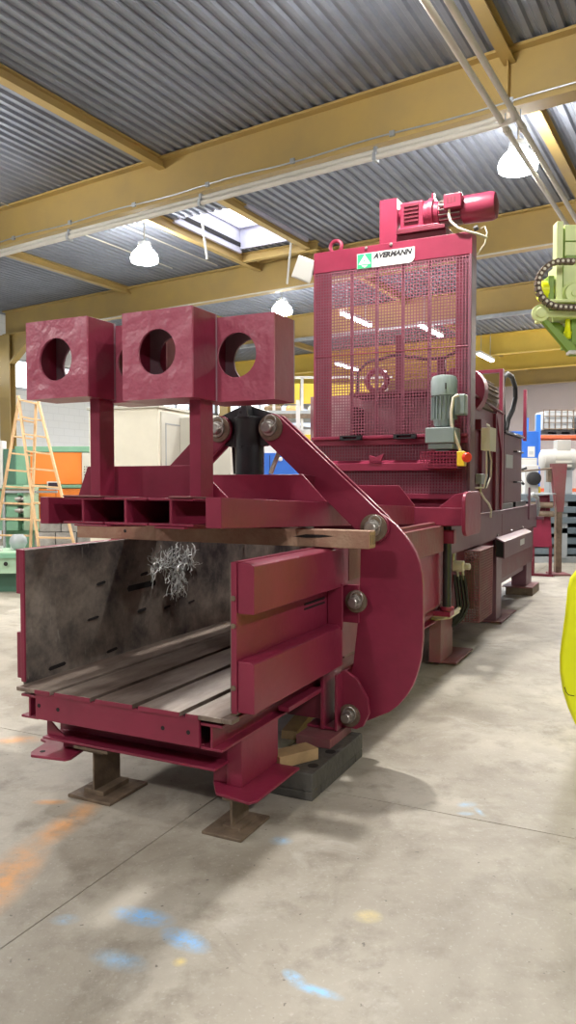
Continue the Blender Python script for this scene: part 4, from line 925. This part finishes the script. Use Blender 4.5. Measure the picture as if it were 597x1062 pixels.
obj('pole', MB().box(-.05, .05, -.05, .05, .03, 1.3), STEEL_OLD, sp, .004); obj('base', MB().box(-.16, .12, -.3, .12, 0, .03), RED_DUST, sp, .003)
obj('taper_plate', MB().prism([(-.04, 1.05), (.07, 1.05), (.12, 1.86), (-.14, 1.86), (-.12, 1.6)], 'y', -.06, -.03), RED_DUST, sp, .003)
obj('taper_plate', MB().prism([(-.04, 1.05), (.07, 1.05), (.12, 1.86), (-.14, 1.86), (-.12, 1.6)], 'y', .03, .06), RED_DUST, sp, .003)
obj('arm', MB().cyl((-.75, 0, 1.72), (.1, 0, 1.80), .015, n=8), STEEL_OLD, sp); obj('clamp', MB().box(-.2, -.14, -.05, .05, 1.55, 1.75), STEEL_OLD, sp)
ma = thing('grey_machine', 'long grey machine with stacked slots in the right background', 'machine', (5.2, 14.8, 0), 0)
obj('top', MB().box(-1.1, 1.5, -.2, .95, 1.18, 1.32), GREYBLUE, ma, .01); obj('core', MB().box(-.95, 1.4, .15, .9, .12, 1.18), RUBBER, ma)
for k in range(5): obj('shelf_beam', MB().box(-1.0, 1.4, -.1-.02*k, .2, .16+.2*k, .28+.2*k), GREYBLUE, ma, .01)
obj('upright', MB().box(.05, .15, -.14, -.1, .1, 1.18), GREY, ma); obj('foot', MB().box(-.9, 1.4, -.1, .9, 0, .12), GREY, ma)
wm = thing('white_motor', 'white electric motor above the grey machine behind pole stand', 'motor', (5.22, 14.9, 1.321), 0)
WHITE_DULL = mat('dull_white_paint', (.47, .46, .43), .5, 0, .1, 5)
obj('body', MB().rings((-.32, 0, .66), (1,0,0), [(0, .16), (.03, .20), (.3, .21), (.62, .21), (.68, .16)], 28), WHITE_DULL, wm)
obj('top_box', MB().box(-.04, .22, -.12, .12, .83, 1.04), WHITE_DULL, wm, .01); obj('pedestal', MB().box(-.2, .25, -.15, .15, 0, .46), GREY, wm, .01); obj('rib', MB().box(-.1, .2, -.225, -.2, .52, .56).box(-.1, .2, -.225, -.2, .60, .64).box(-.1, .2, -.225, -.2, .68, .72), CREAM2, wm)
wp = thing('white_pump', 'white pump with dark coiled hose left of the pole stand', 'pump', (4.66, 14.8, 1.321), 0)
obj('body', MB().box(-.12, .14, -.1, .1, 0, .55), WHITE, wp, .01); obj('motor', MB().rings((.03, -.1, .30), (0,-1,0), [(0, .13), (.1, .13), (.12, .08)], 20), RUBBER, wp)
obj('hose', MB().tube([(-.1, -.12, .5), (-.22, -.12, .46), (-.25, -.12, .3), (-.15, -.12, .18)], .025, 8), RUBBER, wp)
ye = obj('yellow_box', MB().box(-.16, .16, -.1, .1, 0, .14), YELLOW, None, .005); place(ye, (4.72, 14.78, 1.321), 0)
ye.location = (4.88, 15.4, 1.321); tag(ye, 'low yellow box on the grey machine below the white pump', 'box')
gp = thing('grey_cabinet', 'pale grey blue control cabinet at the right edge', 'cabinet', (5.75, 13.9, 0), 0)
obj('upper_door', MB().box(-.15, .8, -.02, 0, 1.05, 2.2), WHITE, gp, .005); obj('body', MB().box(-.16, .8, 0, .6, .25, 2.22), GREYBLUE, gp, .008); obj('lower_door', MB().box(-.26, .8, -.04, 0, .45, 1.03), GREYBLUE, gp, .005); obj('plinth', MB().box(-.1, .8, .05, .55, 0, .25), RUBBER, gp)
bc = thing('blue_cabinet', 'tall blue cabinet behind the rear post of the press', 'cabinet', (5.15, 16.2, 0), 0)
obj('body', MB().box(-.5, .14, 0, .8, 0, 2.62), BLUE, bc, .01); obj('notice', MB().box(-.10, .05, -.005, 0, 2.08, 2.30), SIGN_WHITE, bc); obj('notice_print', MB().box(-.07, .02, -.007, -.005, 2.13, 2.20), SIGN_GREY, bc)
pc = thing('pale_cabinet', 'pale grey cabinet in front of the blue cabinet', 'cabinet', (4.95, 15.88, 0), 0)
obj('body', MB().box(-.35, .2, 0, .28, 0, 2.05), CREAM2, pc, .01); obj('door', MB().box(-.3, .17, -.02, 0, .1, 2.0), WHITE, pc, .004)
rk = thing('pallet_rack', 'blue upright pallet rack with orange red beams at back right', 'rack', (6.5, 20.0, 0), 0)
for x in (0, 2.7):
    for y in (0, 1.0): obj('upright', MB().box(x-.05, x+.05, y-.05, y+.05, 0, 3.3), BLUE, rk)
for z in (2.69, 1.3):
    for y in (-.02, 1.02): obj('beam', MB().box(.05, 2.65, y-.03, y+.03, z, z+.08), RACK_RED, rk)
obj('shelf', MB().box(.05, 2.65, 0, 1.0, 2.77, 2.785), GREY, rk)
def tank():
    t = thing('ibc_tank', '', 'tank', (0,0,0), 0, 'tanks on the rack')
    obj('bottle', MB().box(-.40, .40, .05, .85, .14, .72), IBC, t, .05)
    obj('pallet', MB().box(-.44, .44, 0, .9, .08, .13).box(-.44, -.3, 0, .9, 0, .08).box(-.07, .07, 0, .9, 0, .08).box(.3, .44, 0, .9, 0, .08), RUBBER, t)
    for k in range(6): obj('cage_bar', MB().box(-.44+.165*k, -.415+.165*k, 0, .02, .13, .76), STEEL_OLD, t)
    for k in range(4): obj('cage_bar', MB().box(-.44, .44, -.02, .0, .16+.19*k, .185+.19*k), STEEL_OLD, t)
    return t
t1 = tank(); t1.scale = (.95, .95, .86); t1.location = (7.05, 20.02, 2.786); t1['label'] = 'left caged white tank on the rack'
t2 = copy_tree(t1); t2.location = (7.93, 20.02, 2.786); t2['label'] = 'right caged white tank on the rack, cut by the picture edge'
